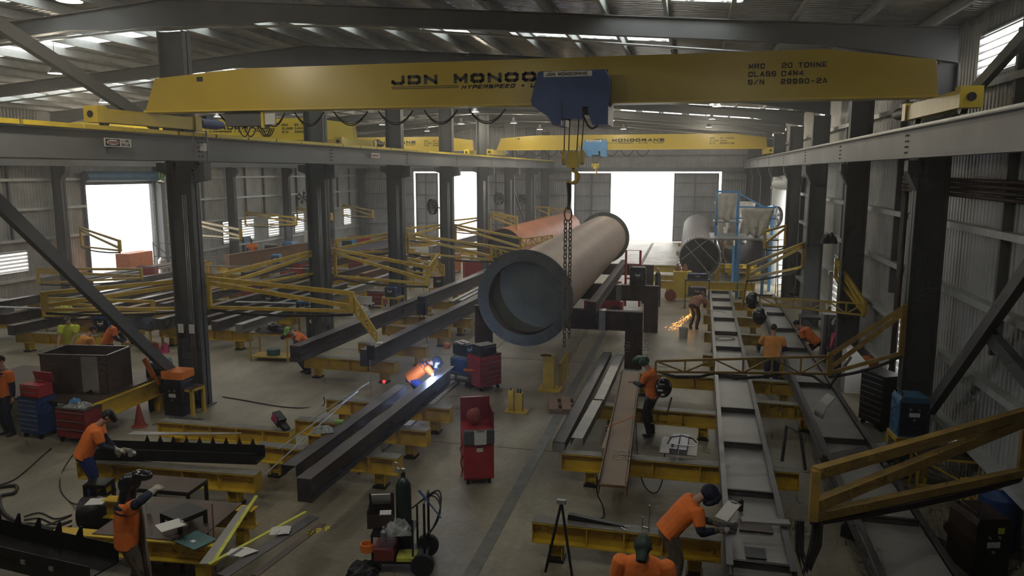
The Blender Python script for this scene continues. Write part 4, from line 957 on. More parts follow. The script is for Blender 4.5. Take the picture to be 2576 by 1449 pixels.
MB().tube([(-.34 + .02 * math.sin(i), -.3 + .05 * math.cos(i * 1.3), .95 - .045 * i) for i in range(18)], .016).build('lead', 'red_primer', t)
ba = P(1186, 1222) + V((0, .42, 1.14)); single(MB().ball((0, 0, .17), (.15, .13, .17)).ball((.05, .0, .26), (.08, .08, .1)), 'leather_bag', 'red_primer', 'dark reddish leather bag sitting on the tall red cabinet', 'bag', ba + V((-.05, -.05, 0)), 0)
# welder on cart beyond the beam
q = P(1165, 968); cart = table('dark welder trolley next to the crouching welder', q, R(70), .5, .9, .42, 'black', 'black', .15, 'welder_trolley', cat='trolley')
welder('navy welding machine with pale lid on the trolley beyond the long dark beam', q + V((0, 0, .42)), R(70), .34, .65, .42, 'blue', 'dark_navy')
o = welder('green and black wire feeder on top of the navy welding machine', q + V((0, 0, .92)), R(60), .28, .55, .32, 'black', 'teal', name='wire_feeder')
MB().cbox((.0, 0, .36), (.34, .3, .02), rx=.15).build('lid', 'white', o)
for x in (-.18, .18):
    for y in (-.3, .3): MB().cyl((x - .03, y, .08), (x + .03, y, .08), .08, n=14).build('wheel', 'rubber', cart)
single(MB().ball((0, 0, .1), (.1, .1, .1)).cyl((0, 0, 0), (0, 0, .1), .08), 'ear_muff_case', 'orange', 'orange round cap on the gear beside the crouching welder', 'cap', q + V((-.55, .25, 1.0)))
# foreground gas trolley
q = P(985, 1440); q.z = 0
t = thing('gas_trolley', 'cluttered dark welding trolley in the centre foreground', 'trolley', q + V((.1, .25, 0)), R(12))
MB().box(-.45, .4, -.3, .3, .18, .22).build('base', 'black', t); MB().box(-.45, .2, -.3, .25, .62, .64).build('shelf', 'dark_steel', t)
for x in (-.43, .2):
    for y in (-.28, .24): MB().bar((x, y, .2), (x, y, .9 if x > 0 else .63), .03, .03).build('post', 'black', t)
MB().tube([(.38, -.25, .2), (.38, -.25, 1.15), (.38, .25, 1.15), (.38, .25, .2)], .02).build('handle', 'dark_steel', t)
for y in (-.33, .33): MB().cyl((.35, y - .04, .18), (.35, y + .04, .18), .18, n=22).build('wheel', 'rubber', t)
MB().box(-.42, -.1, -.28, .2, .22, .4).build('tray', 'red_primer', t); MB().box(-.05, .25, -.34, -.05, .24, .3).build('yellow_shelf', 'strap_yellow', t)
g = gas('dark green gas cylinder with chrome regulator on the foreground trolley', q + V((.05, .45, .22)), 1.25, .125)
b = thing('parts_box', 'open dark red box of papers on the foreground trolley', 'box', q + V((-.28, .3, .65)), R(18)); MB().box(-.2, .2, -.2, .2, 0, .02).box(-.2, -.18, -.2, .2, 0, .3).box(-.2, .2, .18, .2, 0, .42).box(-.2, .2, -.2, -.18, 0, .22).build('tray', 'primer_brown', b)
MB().cbox((0, .1, .36), (.3, .02, .24), rx=.5).build('paper', 'paper', b); MB().cbox((.08, -.12, .2), (.18, .16, .01), rx=.4).build('paper', 'paper', b)
single(crumple(.4, .32, .2, 4), 'wire_bundle', 'plastic_wrap', 'shiny wire wool bundle in wrap in front of the foreground gas cylinder', 'bundle', q + V((.1, .05, .66)), .4)
single(crumple(.5, .4, .16, 8), 'chain_pile', 'dark_steel', 'tangle of dark chain and clamps at the foot of the foreground trolley', 'pile', q + V((-.42, -.1, .02)), .2)
single(MB().lathe([(0, 0), (.045, 0), (.05, .14), (.02, .18), (.02, .22), (0, .22)], 14), 'spray_bottle', 'lavender_steel', 'small pale violet bottle on the foreground trolley', 'bottle', q + V((-.02, -.22, .64)))
single(MB().lathe([(.0, 0), (.1, 0), (.11, .12), (.09, .12), (.08, .02), (0, .02)], 16), 'cup', 'orange', 'orange cup on the lower tray of the foreground trolley', 'cup', q + V((-.33, -.15, .4)))
single(MB().cyl((0, 0, 0), (.35, -.12, -.3), .012).cyl((-.06, .02, .05), (.1, -.03, -.08), .02), 'cutting_torch', 'blue', 'blue handled cutting torch leaning off the foreground trolley', 'torch', q + V((.42, .3, 1.2)))
for i in range(3): cable('loop of dark torch hose %s the foreground trolley handle' % ('over', 'behind', 'beside')[i], [q + V((.2, .4, .9)), q + V((.5 + .05 * i, .5, 1.1 + .05 * i)), q + V((.7, .35, 1.0)), q + V((.62, .3 - .08 * i, .7)), q + V((.4, .2, .5))], .013)
# yellow racks and pallet
q = P(1385, 982); t = thing('yellow_rack', 'yellow post and fence-like plate rack right of the floor rail', 'rack', q, R(0))
MB().box(-.22, .1, -.05, .15, 0, 1.0).build('post', 'boom_yellow', t); MB().box(-.35, .3, -.2, .35, 0, .05).build('base', 'boom_yellow', t)
for i in range(5): MB().bar((.22, .2 + .38 * i, 0), (.22, .2 + .38 * i, .72), .05, .05).build('picket', 'boom_yellow', t)
MB().bar((.22, .2, .74), (.22, 1.75, .74), .06, .04).bar((.05, .0, .95), (.22, 1.7, 1.0), .015, .015).build('rail', 'boom_yellow', t)
coil('rusty coil of chain hanging over the yellow rack', q + V((-.12, -.12, 1.02)), .12, 'rust', 2, .02, 'chain_coil', 'chain coil', .5)
q = P(1300, 1035); t = thing('yellow_socket_stand', 'pair of short yellow posts standing on the floor rail', 'stand', q)
MB().box(-.22, -.08, -.06, .1, 0, .56).build('post', 'boom_yellow', t); MB().box(-.02, .16, -.1, .1, 0, .5).build('post', 'boom_yellow', t); MB().box(-.3, .3, -.2, .2, 0, .03).build('base', 'boom_yellow', t)
for x in (-.16, .03, .1): MB().cyl((x, 0, .5), (x, 0, .62), .02, n=8).build('pin', 'black', t)
q = P(1440, 1028); t = thing('pallet', 'broken wooden pallet on the floor by the galvanised channels', 'pallet', q, R(12))
t.scale = (1.25, 1.25, 1)
for i in range(4): MB().box(-.5 + i * .27, -.5 + i * .27 + .2, -.35, .55, .1, .125).build('board', 'wood', t)
for y in (-.3, .1, .5): MB().box(-.5, .5, y - .05, y + .05, 0, .1).build('bearer', 'wood', t)
# --- left foreground
t = thing('platform_table', 'big dark topped table with yellow edge beams at the left', 'table', (-15.9, 16.4, 0))
MB().box(-2.0, 2.45, -1.9, .75, .84, .88).build('top', 'plate_brown', t)
MB().ibar((2.45, -1.9, .62), (2.45, .75, .62), .22, .42).build('edge_beam', 'trestle_yellow', t); MB().ibar((-2.0, -1.9, .62), (-2.0, .75, .62), .22, .42).build('edge_beam', 'trestle_yellow', t)
for x in (2.45, -2.0):
    for y in (-1.6, .5): MB().bar((x, y, 0), (x, y, .42), .18, .18).build('leg', 'trestle_yellow', t)
t = thing('steel_hopper', 'brownish open topped steel box standing on the big left table', 'steel box', V((-14.45, 15.65, .88)), R(8))
mb = MB()
for a in ((-.85, .85, -.5, -.48), (-.85, .85, .48, .5), (-.85, -.83, -.5, .5), (.83, .85, -.5, .5)): mb.box(*a, 0, .95)
mb.build('wall_plates', 'plate_brown', t); MB().box(.2, .62, -.505, -.5, .02, .92).build('bright_patch', 'frame_plate', t); MB().box(-.87, .87, -.52, -.47, .93, .96).box(-.87, .87, .47, .52, .93, .96).box(-.88, -.82, -.52, .52, .93, .96).box(.82, .88, -.52, .52, .93, .96).build('edge_rim', 'mill_steel', t)
single(crumple(.5, .35, .2, 3), 'grinder_kit', 'black_gloss', 'black glossy grinder and leads on the near edge of the left table', 'grinder', P(225, 985, .88))
clipboard('small white card on the left table beside the steel box', P(316, 945, .885), .3, .14, .1)
q = P(72, 1108) + V((0, .35, 0)); tool_chest('blue roller tool chest with seven silver handles at far left', q, R(-6), .62, .5, .98, 'blue', 7)
topbox('open red tool box on top of the blue chest', q + V((.0, 0, 1.0)), R(-6), .58, .38, .28, 'red', True, 2)
q = P(175, 1120) + V((0, .35, 0)); t = tool_chest('dark red tool trolley loaded with tools beside the blue chest', q, R(-4), .85, .5, .8, 'red_dark', 3)
single(crumple(.6, .35, .12, 9), 'tool_pile', 'steel_light', 'pile of tools and blue rag on the dark red trolley', 'tools', q + V((0, 0, .82)))
single(crumple(.22, .16, .1, 10), 'rag', 'sky_blue', 'blue rag among tools on the dark red trolley', 'rag', q + V((-.08, 0, .92)))
q = P(463, 1045); table('small yellow angle frame bench at the foot of the big diagonal brace', q + V((0, .25, 0)), R(-4), .62, .5, .72, 'boom_yellow', 'plate_brown', leg=.08)
single(MB().lathe([(.19, 0), (.19, .02), (.13, .03), (.03, .55), (0, .55)], 18), 'traffic_cone', 'red_primer', 'faded red traffic cone behind the left table', 'cone', P(352, 1072))
single(MB().box(-.5, .5, -.35, .35, 0, .02), 'checker_plate', 'frame_plate', 'grey plate on the floor below the small yellow bench', 'plate', P(450, 1062))
# column one cluster
q = P(492, 985, 0); q = V((-12.72, 16.75, 0)); welder('blue welding machine at the foot of the nearest middle column', q, R(0), .55, .5, .95, 'dark_navy')
single(MB().box(-.3, .3, -.26, .26, 0, .2), 'spool_box', 'orange', 'orange box on the blue machine by the nearest middle column', 'box', q + V((0, 0, .96)))
q = V((-13.6, 17.2, 0)); t = welder('teal wire feeder stack left of the nearest middle column', q, R(20), .5, .6, 1.25, 'welder_blue'); 
single(MB().cbox((0, 0, .35), (.14, .04, .75), ry=-.5), 'fire_blanket_case', 'orange', 'slanting orange panel leaning beside the teal stack', 'panel', q + V((.05, -.4, .7)))
for i, (x, l) in enumerate(((-.25, 'left'), (0, 'middle'), (.28, 'right'))): single(crumple(.22, .16, .3, 20 + i), 'hi_vis_bag', ('pink', 'red_primer', 'pink')[i], '%s bright red bag hung behind the nearest middle column' % l, 'bag', V((-14.0 + x, 17.6, 1.35)))
for k_, x in enumerate((-12.95, -12.62)): single(MB().box(-.08, .08, -.012, 0, 0, .24), 'notice', 'paper', '%s white notice taped to the nearest middle column' % ('left', 'right')[k_], 'notice', V((x, 17.3, 2.0)))
# bench centre left
t = table('yellow framed bench with helmets and leads left of the kneeling cap', P(685, 905) + V((0, .1, 0)), R(4), 1.35, .7, .95, 'boom_yellow', 'plate_brown', .12, 'work_bench', cat='bench')
single(crumple(1.1, .5, .22, 31), 'leads_heap', 'black', 'black heap of leads and masks on the yellow framed bench', 'leads', t.location + V((0, 0, .96)))
single(MB().ball((0, 0, .14), (.16, .2, .16)), 'welding_mask', 'black_gloss', 'shiny dark welding mask on the yellow framed bench', 'mask', t.location + V((.1, -.15, 1.0)), .4)
single(MB().lathe([(0, 0), (.22, 0), (.22, .2), (0, .2)], 18), 'wire_spool', 'teal', 'dark green spool on the lower shelf of the yellow bench', 'spool', t.location + V((.0, 0, .15)))
# blue chest-high welders through the middle distance
W = [((800, 832), 1.35, .5, .8, 1.25, 'welder_blue', 'teal blue welding machine right of the yellow framed bench'),
 ((1123, 690), 0, .6, .8, 1.2, 'welder_blue', 'blue welding machine between fourth column and tan pipe'),
 ((990, 765), 0, .5, .7, .45, 'blue', 'navy welding machine on a yellow stand by the near lattice'),
 ((610, 610), 0, 1., .9, 1.6, 'welder_blue', 'turquoise machine standing under the left wall windows'),
 ((730, 610), 0, .8, .8, 1.2, 'sky_blue', 'sky blue machine on a stand under the left wall windows'),
 ((880, 595), 0, .8, .8, 1.5, 'sky_blue', 'sky blue cabinet behind the second middle column')]
for (x, y), z, w_, d_, h_, m_, l in W:
    if z == 0 and y < 620: q = P(x, 650); z = .0; h_ *= 1
    else: q = P(x, y + 25)
    if y == 832: q = P(x, 850)
    if h_ == .45: table('yellow stand carrying the navy welding machine', q, 0, .8, .7, .8, 'boom_yellow', 'boom_yellow'); q = q + V((0, 0, .8))
    welder(l, q, 0, w_, d_, h_, m_)
tool_chest('red tool chest right of the fourth middle column', P(1188, 712), R(30), .9, .7, 1.25, 'red', 7)
tool_chest('red tool chest seen left of the second middle column', P(740, 705), 0, 1.3, .8, 1.0, 'red', 4)
single(MB().box(-.9, .9, -.03, .03, 0, 1.5).box(-.95, .95, -.3, .3, 0, .05), 'welding_screen', 'red', 'bright red welding screen behind the second middle column', 'screen', P(905, 645))
single(MB().box(-.35, .35, -.03, .03, .3, .6).box(-.4, .4, -.2, .2, .25, .3).box(-.03, .03, -.1, .1, 0, .3), 'white_sheet', 'white', 'white sheet propped between the lattice arms', 'panel', P(918, 778))
tool_chest('dark red tool cart beyond the white sheet', P(950, 772), 0, .8, .5, .75, 'red_dark', 3)
# outside the roller door
t = thing('tool_cabinet', 'orange cabinet glowing in the roller door daylight', 'cabinet', V((-28.4, 34.6, 0)), R(90)); MB().box(-.9, .9, -.4, .4, 0, 2.0).build('body', 'orange', t); MB().box(-.88, 0, -.42, -.4, .1, 1.9).build('door', 'orange', t); MB().box(0.02, .88, -.42, -.4, .1, 1.9).build('door', 'orange', t)
tool_chest('red tool chest in front of the orange cabinet by the roller door', V((-27.2, 34.0, 0)), R(20), .9, .6, 1.35, 'red', 6)
t = thing('trolley_frame', 'spindly trolley of gas gear silhouetted in the roller door', 'trolley', V((-29.0, 37.6, 0)), R(60))
MB().tube([(-.5, 0, .2), (-.5, 0, 2.3), (.5, 0, 2.1), (.5, 0, .2), (-.5, 0, .2)], .03).tube([(-.5, 0, 1.5), (.5, 0, 1.3)], .03).tube([(-.5, 0, 2.2), (.5, 0, 1.3)], .03).build('frame', 'black', t)
for x in (-.4, .4): MB().cyl((x, -.05, .2), (x, .05, .2), .2, n=16).build('wheel', 'rubber', t)
MB().lathe([(0, 0), (.25, 0), (.25, 1.0), (.1, 1.2), (0, 1.2)], 16, (.05, .2, .2)).build('tank', 'steel_light', t)
# fans
def fan(label, loc, rz, r=.38):
    t = thing('wall_fan', label, 'fan', loc, rz, 'fans on the columns'); mb = MB()
    for i in range(6):
        a = 2 * math.pi * i / 6; b = a + .55
        mb.add([(0, 0, 0), (r * .85 * math.cos(a), .03, r * .85 * math.sin(a)), (r * .9 * math.cos(b), -.05, r * .9 * math.sin(b)), (0, .02, 0), (r * .85 * math.cos(a), .04, r * .85 * math.sin(a)), (r * .9 * math.cos(b), -.04, r * .9 * math.sin(b))], [(0, 1, 2), (3, 5, 4), (1, 4, 5, 2), (0, 3, 4, 1), (2, 5, 3, 0)])
    mb.build('blades', 'black', t); mb = MB()
    for rr in (.35, .62, 1): mb.lathe([(r * rr - .006, -.1), (r * rr + .006, -.1), (r * rr + .006, -.09), (r * rr - .006, -.1)], 24, (0, 0, 0), (0, 1, 0))
    for i in range(18): a = 2 * math.pi * i / 18; mb.bar((.04 * math.cos(a), -.1, .04 * math.sin(a)), (r * math.cos(a), -.08, r * math.sin(a)), .006, .006)
    mb.lathe([(r, -.1), (r + .01, 0), (r, .1)], 24, (0, 0, 0), (0, 1, 0)); mb.build('guard', 'black', t)
    MB().cyl((0, .02, 0), (0, .25, 0), .09, n=14).bar((0, .2, 0), (.0, .5, -.1), .05, .05).build('motor', 'black', t); return t
for (x, y, X, l, r, rz) in ((762, 497, -29.6, 'black fan between the fourth and fifth left wall columns', .55, .5), (1088, 520, -13.6, 'large black fan left of the fourth middle column', .42, -.7), (1255, 500, -13.4, 'black fan between fifth and sixth middle columns', .45, -.6),
     (1314, 502, -13.3, 'black fan beside the pale far brace', .4, -.5), (1951, 545, 4.4, 'pale wall fan on the right in front of the doorway', .55, .9)): fan(l, PX(x, y, X), rz, r)
# ventilation duct by the right door
t = thing('ventilation_duct', 'large white vertical duct beside the right side doorway', 'duct', (4.75, 44.6, 0)); MB().cyl((0, 0, 0), (0, 0, 5.9), .42, n=28).build('riser', 'pvc_white', t); MB().cyl((-.2, 0, 5.5), (.6, -2.2, 5.5), .3, n=20).build('branch', 'pvc_white', t)
# --- right of the main door
q = P(1697, 756); t = thing('gas_trolley', 'yellow gas trolley with wheels near the main door', 'trolley', q, 0)
MB().box(-.1, .75, -.25, .25, .15, 1.45).build('box', 'bright_yellow', t); MB().cyl((-.2, -.3, .28), (-.2, -.2, .28), .28, n=20).build('wheel', 'red_primer', t)
for x in (.1, .45): MB().lathe([(0, .2), (.14, .2), (.14, 1.5), (.06, 1.75), (0, 1.8)], 14, (x, .1, 0)).build('cylinder', 'rust', t)
q = P(1645, 770); gas('dark gas cylinder standing right of the farther beam stand', q + V((.15, 0, 0)), 1.7, .14, 'black_gloss'); welder('black welding machine on the farther beam stand', V((-1.9, 29.8, 1.85)), 0, .6, .5, .7, 'black', 'black')
q = P(1752, 775); t = table('blue and steel instrument stand in front of the ribbed pipe', q, 0, 1.1, .6, 1.35, 'rafter_grey', 'black', .55); welder('blue power unit on the lower shelf of the instrument stand', q + V((0, 0, .58)), 0, .8, .4, .4, 'blue')
welder('laptop sized blue unit on top of the instrument stand', q + V((0, 0, 1.35)), 0, .9, .3, .25, 'blue')
single(MB().lathe([(0, 0), (.15, 0), (.18, .38), (.165, .38), (.14, .02), (0, .02)], 20), 'bucket', 'white', 'white plastic bucket on the floor below the sparks', 'bucket', P(1719, 848))
t = thing('mobile_lift', 'red wheeled machine under the far part of the tan pipe', 'lift', (-3.2, 32.6, 0)); MB().box(-1.1, .5, -.5, .5, .25, .75).build('chassis', 'red', t)
for x in (-.8, .25): MB().cyl((x, -.6, .3), (x, -.5, .3), .3, n=20).build('wheel', 'rubber', t)
MB().tube([(.6, 0, .5), (.6, 0, 2.9), (1.2, 0, 2.9), (1.2, 0, .5)], .05).tube([(.6, 0, 1.7), (1.2, 0, 1.7)], .04).tube([(.6, 0, 2.3), (1.2, 0, 2.3)], .04).build('mast', 'red', t); MB().box(-.3, .4, -.4, .4, .75, 1.5).build('engine_box', 'red', t)
# blue platform, tarps, stair
t = thing('access_platform', 'blue steel access platform beside the grey ribbed pipe', 'platform', (0, 41, 0)); zt = 3.1
for x, y, h in ((2.35, -2.0, 2.9), (3.6, -1.2, 4.5), (4.1, .6, 4.5), (1.3, 0, 5.2), (2.35, 0, 5.2), (2.35, 2.2, 5.0)):
    MB().bar((x, y, 0 if x > 2 else 2.5), (x, y, h), .14, .14).build('post', 'sky_blue', t)
MB().box(1.0, 4.2, -2.0, 1.6, 2.86, 2.94).build('deck', 'galv', t); MB().box(1.2, 2.5, -.2, 1.6, 3.6, 3.66).build('deck', 'galv', t)
mb = MB()
for z, y in ((3.9, -1.2), (4.45, -1.2)): mb.bar((2.35, y, z), (4.1, y, z), .07, .07)
for z in (4.4, 5.15): mb.bar((1.25, 0, z), (2.4, 0, z), .07, .07); mb.bar((1.25, 2, z), (2.4, 2, z), .07, .07)
mb.bar((2.35, 0, 5.1), (3.6, -1.2, 4.4), .06, .06); mb.bar((3.6, -1.2, 4.45), (4.1, .6, 4.45), .07, .07); mb.build('guard_rail', 'sky_blue', t)
def drape(label, a, b, z0, z1, seed, d=.25, thin=.5):
    rn = random.Random(seed); a, b = V(a), V(b); n, m = 12, 8; vs = []
    nrm = (b - a).normalized().cross(V((0, 0, 1)))
    for j in range(m + 1):
        v = j / m
        for i in range(n + 1):
            u = i / n; s_ = 1 - v * (1 - thin); p = a.lerp(b, .5 + (u - .5) * s_); p = p + nrm * (d * math.sin(u * 17 + v * 3 + seed) * .5 * v + rn.uniform(-.03, .03)); vs.append((p.x, p.y, z1 + (z0 - z1) * v + .1 * math.sin(u * 9) * v))
    fs = [(j * (n + 1) + i, j * (n + 1) + i + 1, (j + 1) * (n + 1) + i + 1, (j + 1) * (n + 1) + i) for j in range(m) for i in range(n)]
    o = MB().add(vs, fs, True).build('tarpaulin', 'tarp'); s_ = o.modifiers.new('thick', 'SOLIDIFY'); s_.thickness = .02; return tag(o, label, 'tarpaulin', None, 'thing')
drape('pale tarpaulin hung on the upper left bay of the blue platform', (1.3, 40.9, 0), (2.3, 40.9, 0), 3.7, 5.1, 1, .2, .85); drape('pale tarpaulin in the lower right bay of the blue platform', (2.4, 39.7, 0), (4.0, 39.7, 0), 3.0, 4.4, 5, .2, .55)
drape('grey tarpaulin draped from platform over the brown pipe', (1.2, 43.2, 0), (3.4, 43.2, 0), 2.3, 4.6, 9, .5, .6)
t = thing('mobile_stair', 'white tubular stair ladder right of the blue platform', 'ladder', P(1948, 742) + V((.5, 0, 0)), 0); mb = MB()
for x in (-.4, .4): mb.tube([(x, -.5, 0), (x, .5, 2.8)], .03); mb.tube([(x, .5, 0), (x, .5, 3.2)], .03)
mb.build('frame', 'white', t)
for i in range(9): MB().box(-.4, .4, -.5 + i * .12 - .06, -.5 + i * .12 + .08, .28 + i * .31, .31 + i * .31).build('tread', 'white', t)
# helmets, blower on the plated frames
def helmet(label, loc, s_=1., m='black_gloss', rz=0, tilt=0.):
    t = thing('welding_helmet', label, 'welding helmet', loc, rz); t.rotation_euler = (tilt, 0, rz)
    MB().ball((0, 0, .15 * s_), (.13 * s_, .15 * s_, .17 * s_), 16, 10).build('shell', m, t); MB().cbox((0, -.14 * s_, .17 * s_), (.12 * s_, .03 * s_, .06 * s_)).build('visor', 'dark_navy', t); return t
jx = P(1892, 775, 1.3); t = helmet('large black welding helmet dangling at the tan jib tip', jx, 1.9); MB().tube([(0, 0, .5), (-.1, 0, 1.2), (-.12, .0, 1.5)], .012).build('wire', 'black', t)
helmet('shiny dark welding helmet below the dangling one', P(1910, 815, 1.0), 1.8, 'black_gloss', .4)
coil('steel cable ring lying on the left plated frame', P(1822, 852, .82), .32, 'steel_light', 2, .012, 'cable_ring', 'cable ring')
single(MB().box(-.5, .5, -.02, .02, 0, .02), 'steel_bar', 'galv', 'bright flat bar across the left plated frame beside the grinding worker', 'steel bar', P(1795, 782, .96), R(-32))
# right wall line
def shelf(label, loc, rz, w, d, h, m): 
    t = thing('steel_cabinet', label, 'cabinet', loc, rz); MB().box(-w / 2, w / 2, -d / 2, d / 2, 0, h).build('body', m, t); MB().box(-w / 2 + .02, -.005, -d / 2 - .015, -d / 2, .05, h - .05).build('door', m, t); MB().box(.005, w / 2 - .02, -d / 2 - .015, -d / 2, .05, h - .05).build('door', m, t); return t
shelf('pale grey cabinet against the right wall beyond the pink bag', P(2095, 905) + V((.0, .3, 0)), 0, .7, .5, 1.5, 'rail_grey')
t = table('dark frame shelf by the right side doorway', P(2060, 900) + V((-.1, .9, 0)), 0, .9, .6, 1.25, 'rafter_grey', 'dark_steel', .4)
t = thing('bag_frame', 'tall frame bin holding a pink bag near the right wall', 'bin', P(2148, 925) + V((-.4, .2, 0)), 0)
for x in (-.4, .4):
    for y in (-.3, .3): MB().bar((x, y, 0), (x, y, 1.6), .05, .05).build('post', 'rafter_grey', t)
MB().box(-.4, .4, -.3, .3, .5, .55).build('shelf', 'rafter_grey', t)
single(crumple(.7, .5, .75, 41), 'plastic_bag', 'pink', 'big crumpled pink bag in the frame bin', 'bag', t.location + V((0, 0, .56)))
single(crumple(.65, .45, .3, 42), 'plastic_bag', 'plastic_wrap', 'clear wrap bundle above the pink bag', 'bag', t.location + V((0, 0, 1.35)))
single(MB().prism([(-.3, 0), (.3, 0), (.3, .85), (-.1, 1.3), (-.3, 1.3)], -.3, .3), 'waste_bin', 'white', 'tall off white bin right of the pink bag', 'bin', V((4.7, 22.9, 0)))
single(MB().prism([(-.32, 0), (.25, 0), (.38, .75), (-.42, .75)], -.35, .35), 'waste_bin', 'orange', 'orange bin against the nearest right wall column', 'bin', P(2195, 968) + V((.15, .2, 0)), .2)
q = P(2225, 1085) + V((-.05, .35, 0)); tool_chest('dark tool chest with rows of silver handles by the nearest right column', q, R(-62), .8, .55, 1.35, 'black', 8, hm='steel_light')
q = P(2278, 1215) + V((0, .1, 0)); t = table('yellow stand carrying a blue machine at the nearest right column', q, R(4), .62, .6, 1.0, 'boom_yellow', 'boom_yellow', None, leg=.09)
welder('tall blue and navy welding machine on the yellow stand, right wall', q + V((0, 0, 1.0)), R(4), .56, .5, .82, 'welder_blue', 'dark_navy')
single(crumple(.5, .4, .7, 44), 'leads_heap', 'dark_steel', 'heap of leads hanging left of the yellow welder stand', 'leads', q + V((-.6, .1, 0)))
# big curved plates and pipe under the big jib
t = thing('bent_plate', 'curved steel bracket plate standing under the big jib', 'plate', P(2062, 1150) + V((0, .2, .66)), R(20))
mb = MB()
pts = [(0, 0), (.05, .25), (.15, .45), (.32, .62)]
for (a, b), (c_, d_) in zip(pts, pts[1:]): mb.add([(a, 0, b), (c_, 0, d_), (c_, .35, d_), (a, .35, b), (a + .02, 0, b), (c_ + .02, 0, d_), (c_ + .02, .35, d_), (a + .02, .35, b)], [(0, 1, 2, 3), (7, 6, 5, 4), (0, 4, 5, 1), (2, 6, 7, 3), (0, 3, 7, 4), (1, 5, 6, 2)])
mb.build('plate', 'frame_plate', t)
ibeam('stub of dark channel lying beyond the big jib tip', P(2085, 1150, .9), P(2260, 1115, .9), .3, .26, 'mill_steel', zt=.9, name='channel_stub')
trestle(P(2090, 1190), P(2300, 1205), 'dark teal trestle behind the big jib arm', zt=.62, h=.3, m='teal')
t = table('yellow bench with a bright helmet behind the big jib arm', P(2370, 1240), R(-4), 1.1, .7, .85, 'boom_yellow', 'plate_brown', None, 'work_bench', cat='bench', diag=True)
helmet('bright chrome helmet on the bench behind the big jib', t.location + V((.15, 0, .85)), 1.1, 'chrome', 1.)
coil('coil of dark leads on the floor, bottom right', P(2330, 1375), .32, 'hose', 5, .02, seed=3); coil('second coil of dark leads by the bottom right corner', P(2420, 1340), .26, 'hose', 4, .02, seed=5)
t = table('yellow rack frame low in the right corner', P(2480, 1330), R(-8), .8, .7, .8, 'boom_yellow', None, None, diag=True)
single(MB().lathe([(0, 0), (.29, 0), (.3, .2), (.29, .3), (.3, .6), (.29, .88), (0, .88)], 24), 'drum', 'blue', 'blue drum at the right edge below the jib arm', 'drum', P(2570, 1400) + V((-.3, .3, 0)))
t = welder('dark red power unit with a yellow sticker, bottom right', P(2465, 1440) + V((0, .2, 0)), R(15), .55, .7, .95, 'primer_brown', 'black'); MB().box(.05, .15, -.37, -.366, .72, .82).build('sticker', 'strap_yellow', t)
single(MB().cyl((0, 0, 0), (.5, -.2, 0), .05, n=12), 'yellow_tube', 'bright_yellow', 'short yellow tube on the floor at the bottom right', 'tube', P(2330, 1440, .06))
single(MB().bar((0, 0, 0), (.9, -.5, 0), .2, .2), 'dark_skid', 'black', 'dark timber skid across the bottom right floor', 'timber', P(2120, 1330, .1))
# right centre table pieces
q = P(1708, 1125, .68); single(MB().box(-.36, .36, -.45, .45, 0, .02), 'plywood_sheet', 'frame_plate', 'pale sheet under the two short box sections', 'sheet', q, R(-2))
for i, x in enumerate((-.08, .1)): single(MB().box(x - .075, x + .075, -.5, .42, .022, .14), 'box_section', 'lavender_steel', '%s violet grey box section on the pale sheet' % ('left', 'right')[i], 'box section', q, R(-3))
t = thing('clamp', 'silver bar clamp with black hose across the box sections', 'clamp', q + V((0, -.3, .15))); MB().cyl((-.25, 0, .02), (.3, 0, .0), .012).cyl((-.15, 0, .02), (-.1, 0, .02), .03).build('bar', 'chrome', t); MB().tube([(-.22, 0, .02), (-.15, -.02, .16), (.05, 0, .2), (.25, 0, .16), (.34, 0, .08)], .014).build('hose', 'black', t)
single(crumple(.14, .2, .04, 51), 'paper_scrap', 'paper', 'white paper scrap behind the box sections', 'paper', q + V((-.25, .45, 0)))
# things on the near end of left plated frame
clipboard('white clipboard leaning on the rail of the left plated frame', P(1832, 1285, 1.05), R(-38), .24, .4, R(28), 0)
single(MB().lathe([(0, 0), (.04, 0), (.04, .17), (.015, .2), (0, .2)], 14), 'spray_can', 'black', 'dark spray can on the near frame plate', 'spray can', P(1863, 1285, .83))
single(MB().box(-.35, .35, -.08, .08, 0, .04), 'flat_bar', 'frame_plate', 'short pale flat bar across both plated frames', 'steel bar', P(1925, 1315, .96), R(5))
single(MB().box(-.14, .14, -.16, .16, 0, .012), 'gusset_plate', 'dark_steel', 'dark square gusset plate with holes on the near frame end', 'plate', P(1900, 1392, .83))
single(crumple(.16, .08, .06, 52), 'grinder', 'black', 'small grinder on the near frame plate', 'grinder', P(1840, 1330, .83))
single(MB().box(-.25, .25, -.18, .18, 0, .012), 'brown_plate', 'plate_brown', 'brown plate with small tools on the near frame', 'plate', P(1900, 1325, .83))
# on the bottom right trestle
single(MB().prism([(0, 0), (.9, 0), (.9, .02), (.1, .09), (0, .09)], -.05, .05), 'wedge_bar', 'dark_steel', 'dark wedge shaped bar on the bottom right trestle', 'steel bar', P(1430, 1305, .66), R(-4))
t = thing('set_square', 'thin steel set squares crossing on the bottom right trestle', 'square', P(1560, 1325, .67)); MB().bar((-.15, 0, 0), (.15, .04, 0), .015, .01).bar((-.1, .1, 0), (.1, -.1, 0), .015, .01).build('blade', 'chrome', t)
t = thing('pipe_stand', 'tall dark tripod stand leaning on the bottom right trestle', 'tripod', P(1400, 1445) + V((.05, .1, 0))); z = 1.15; k_ = .28
MB().bar((0, 0, z), (.25, -.35, 0), .03, .03).build('leg', 'dark_steel', t); MB().bar((0, 0, z), (.1, .3, 0), .03, .03).build('leg', 'dark_steel', t); MB().bar((0, 0, z), (-.2, -.25, .1), .03, .03).build('leg', 'dark_steel', t); MB().box(-.07, .07, -.04, .04, z - .02, z + .04).build('head', 'galv', t)
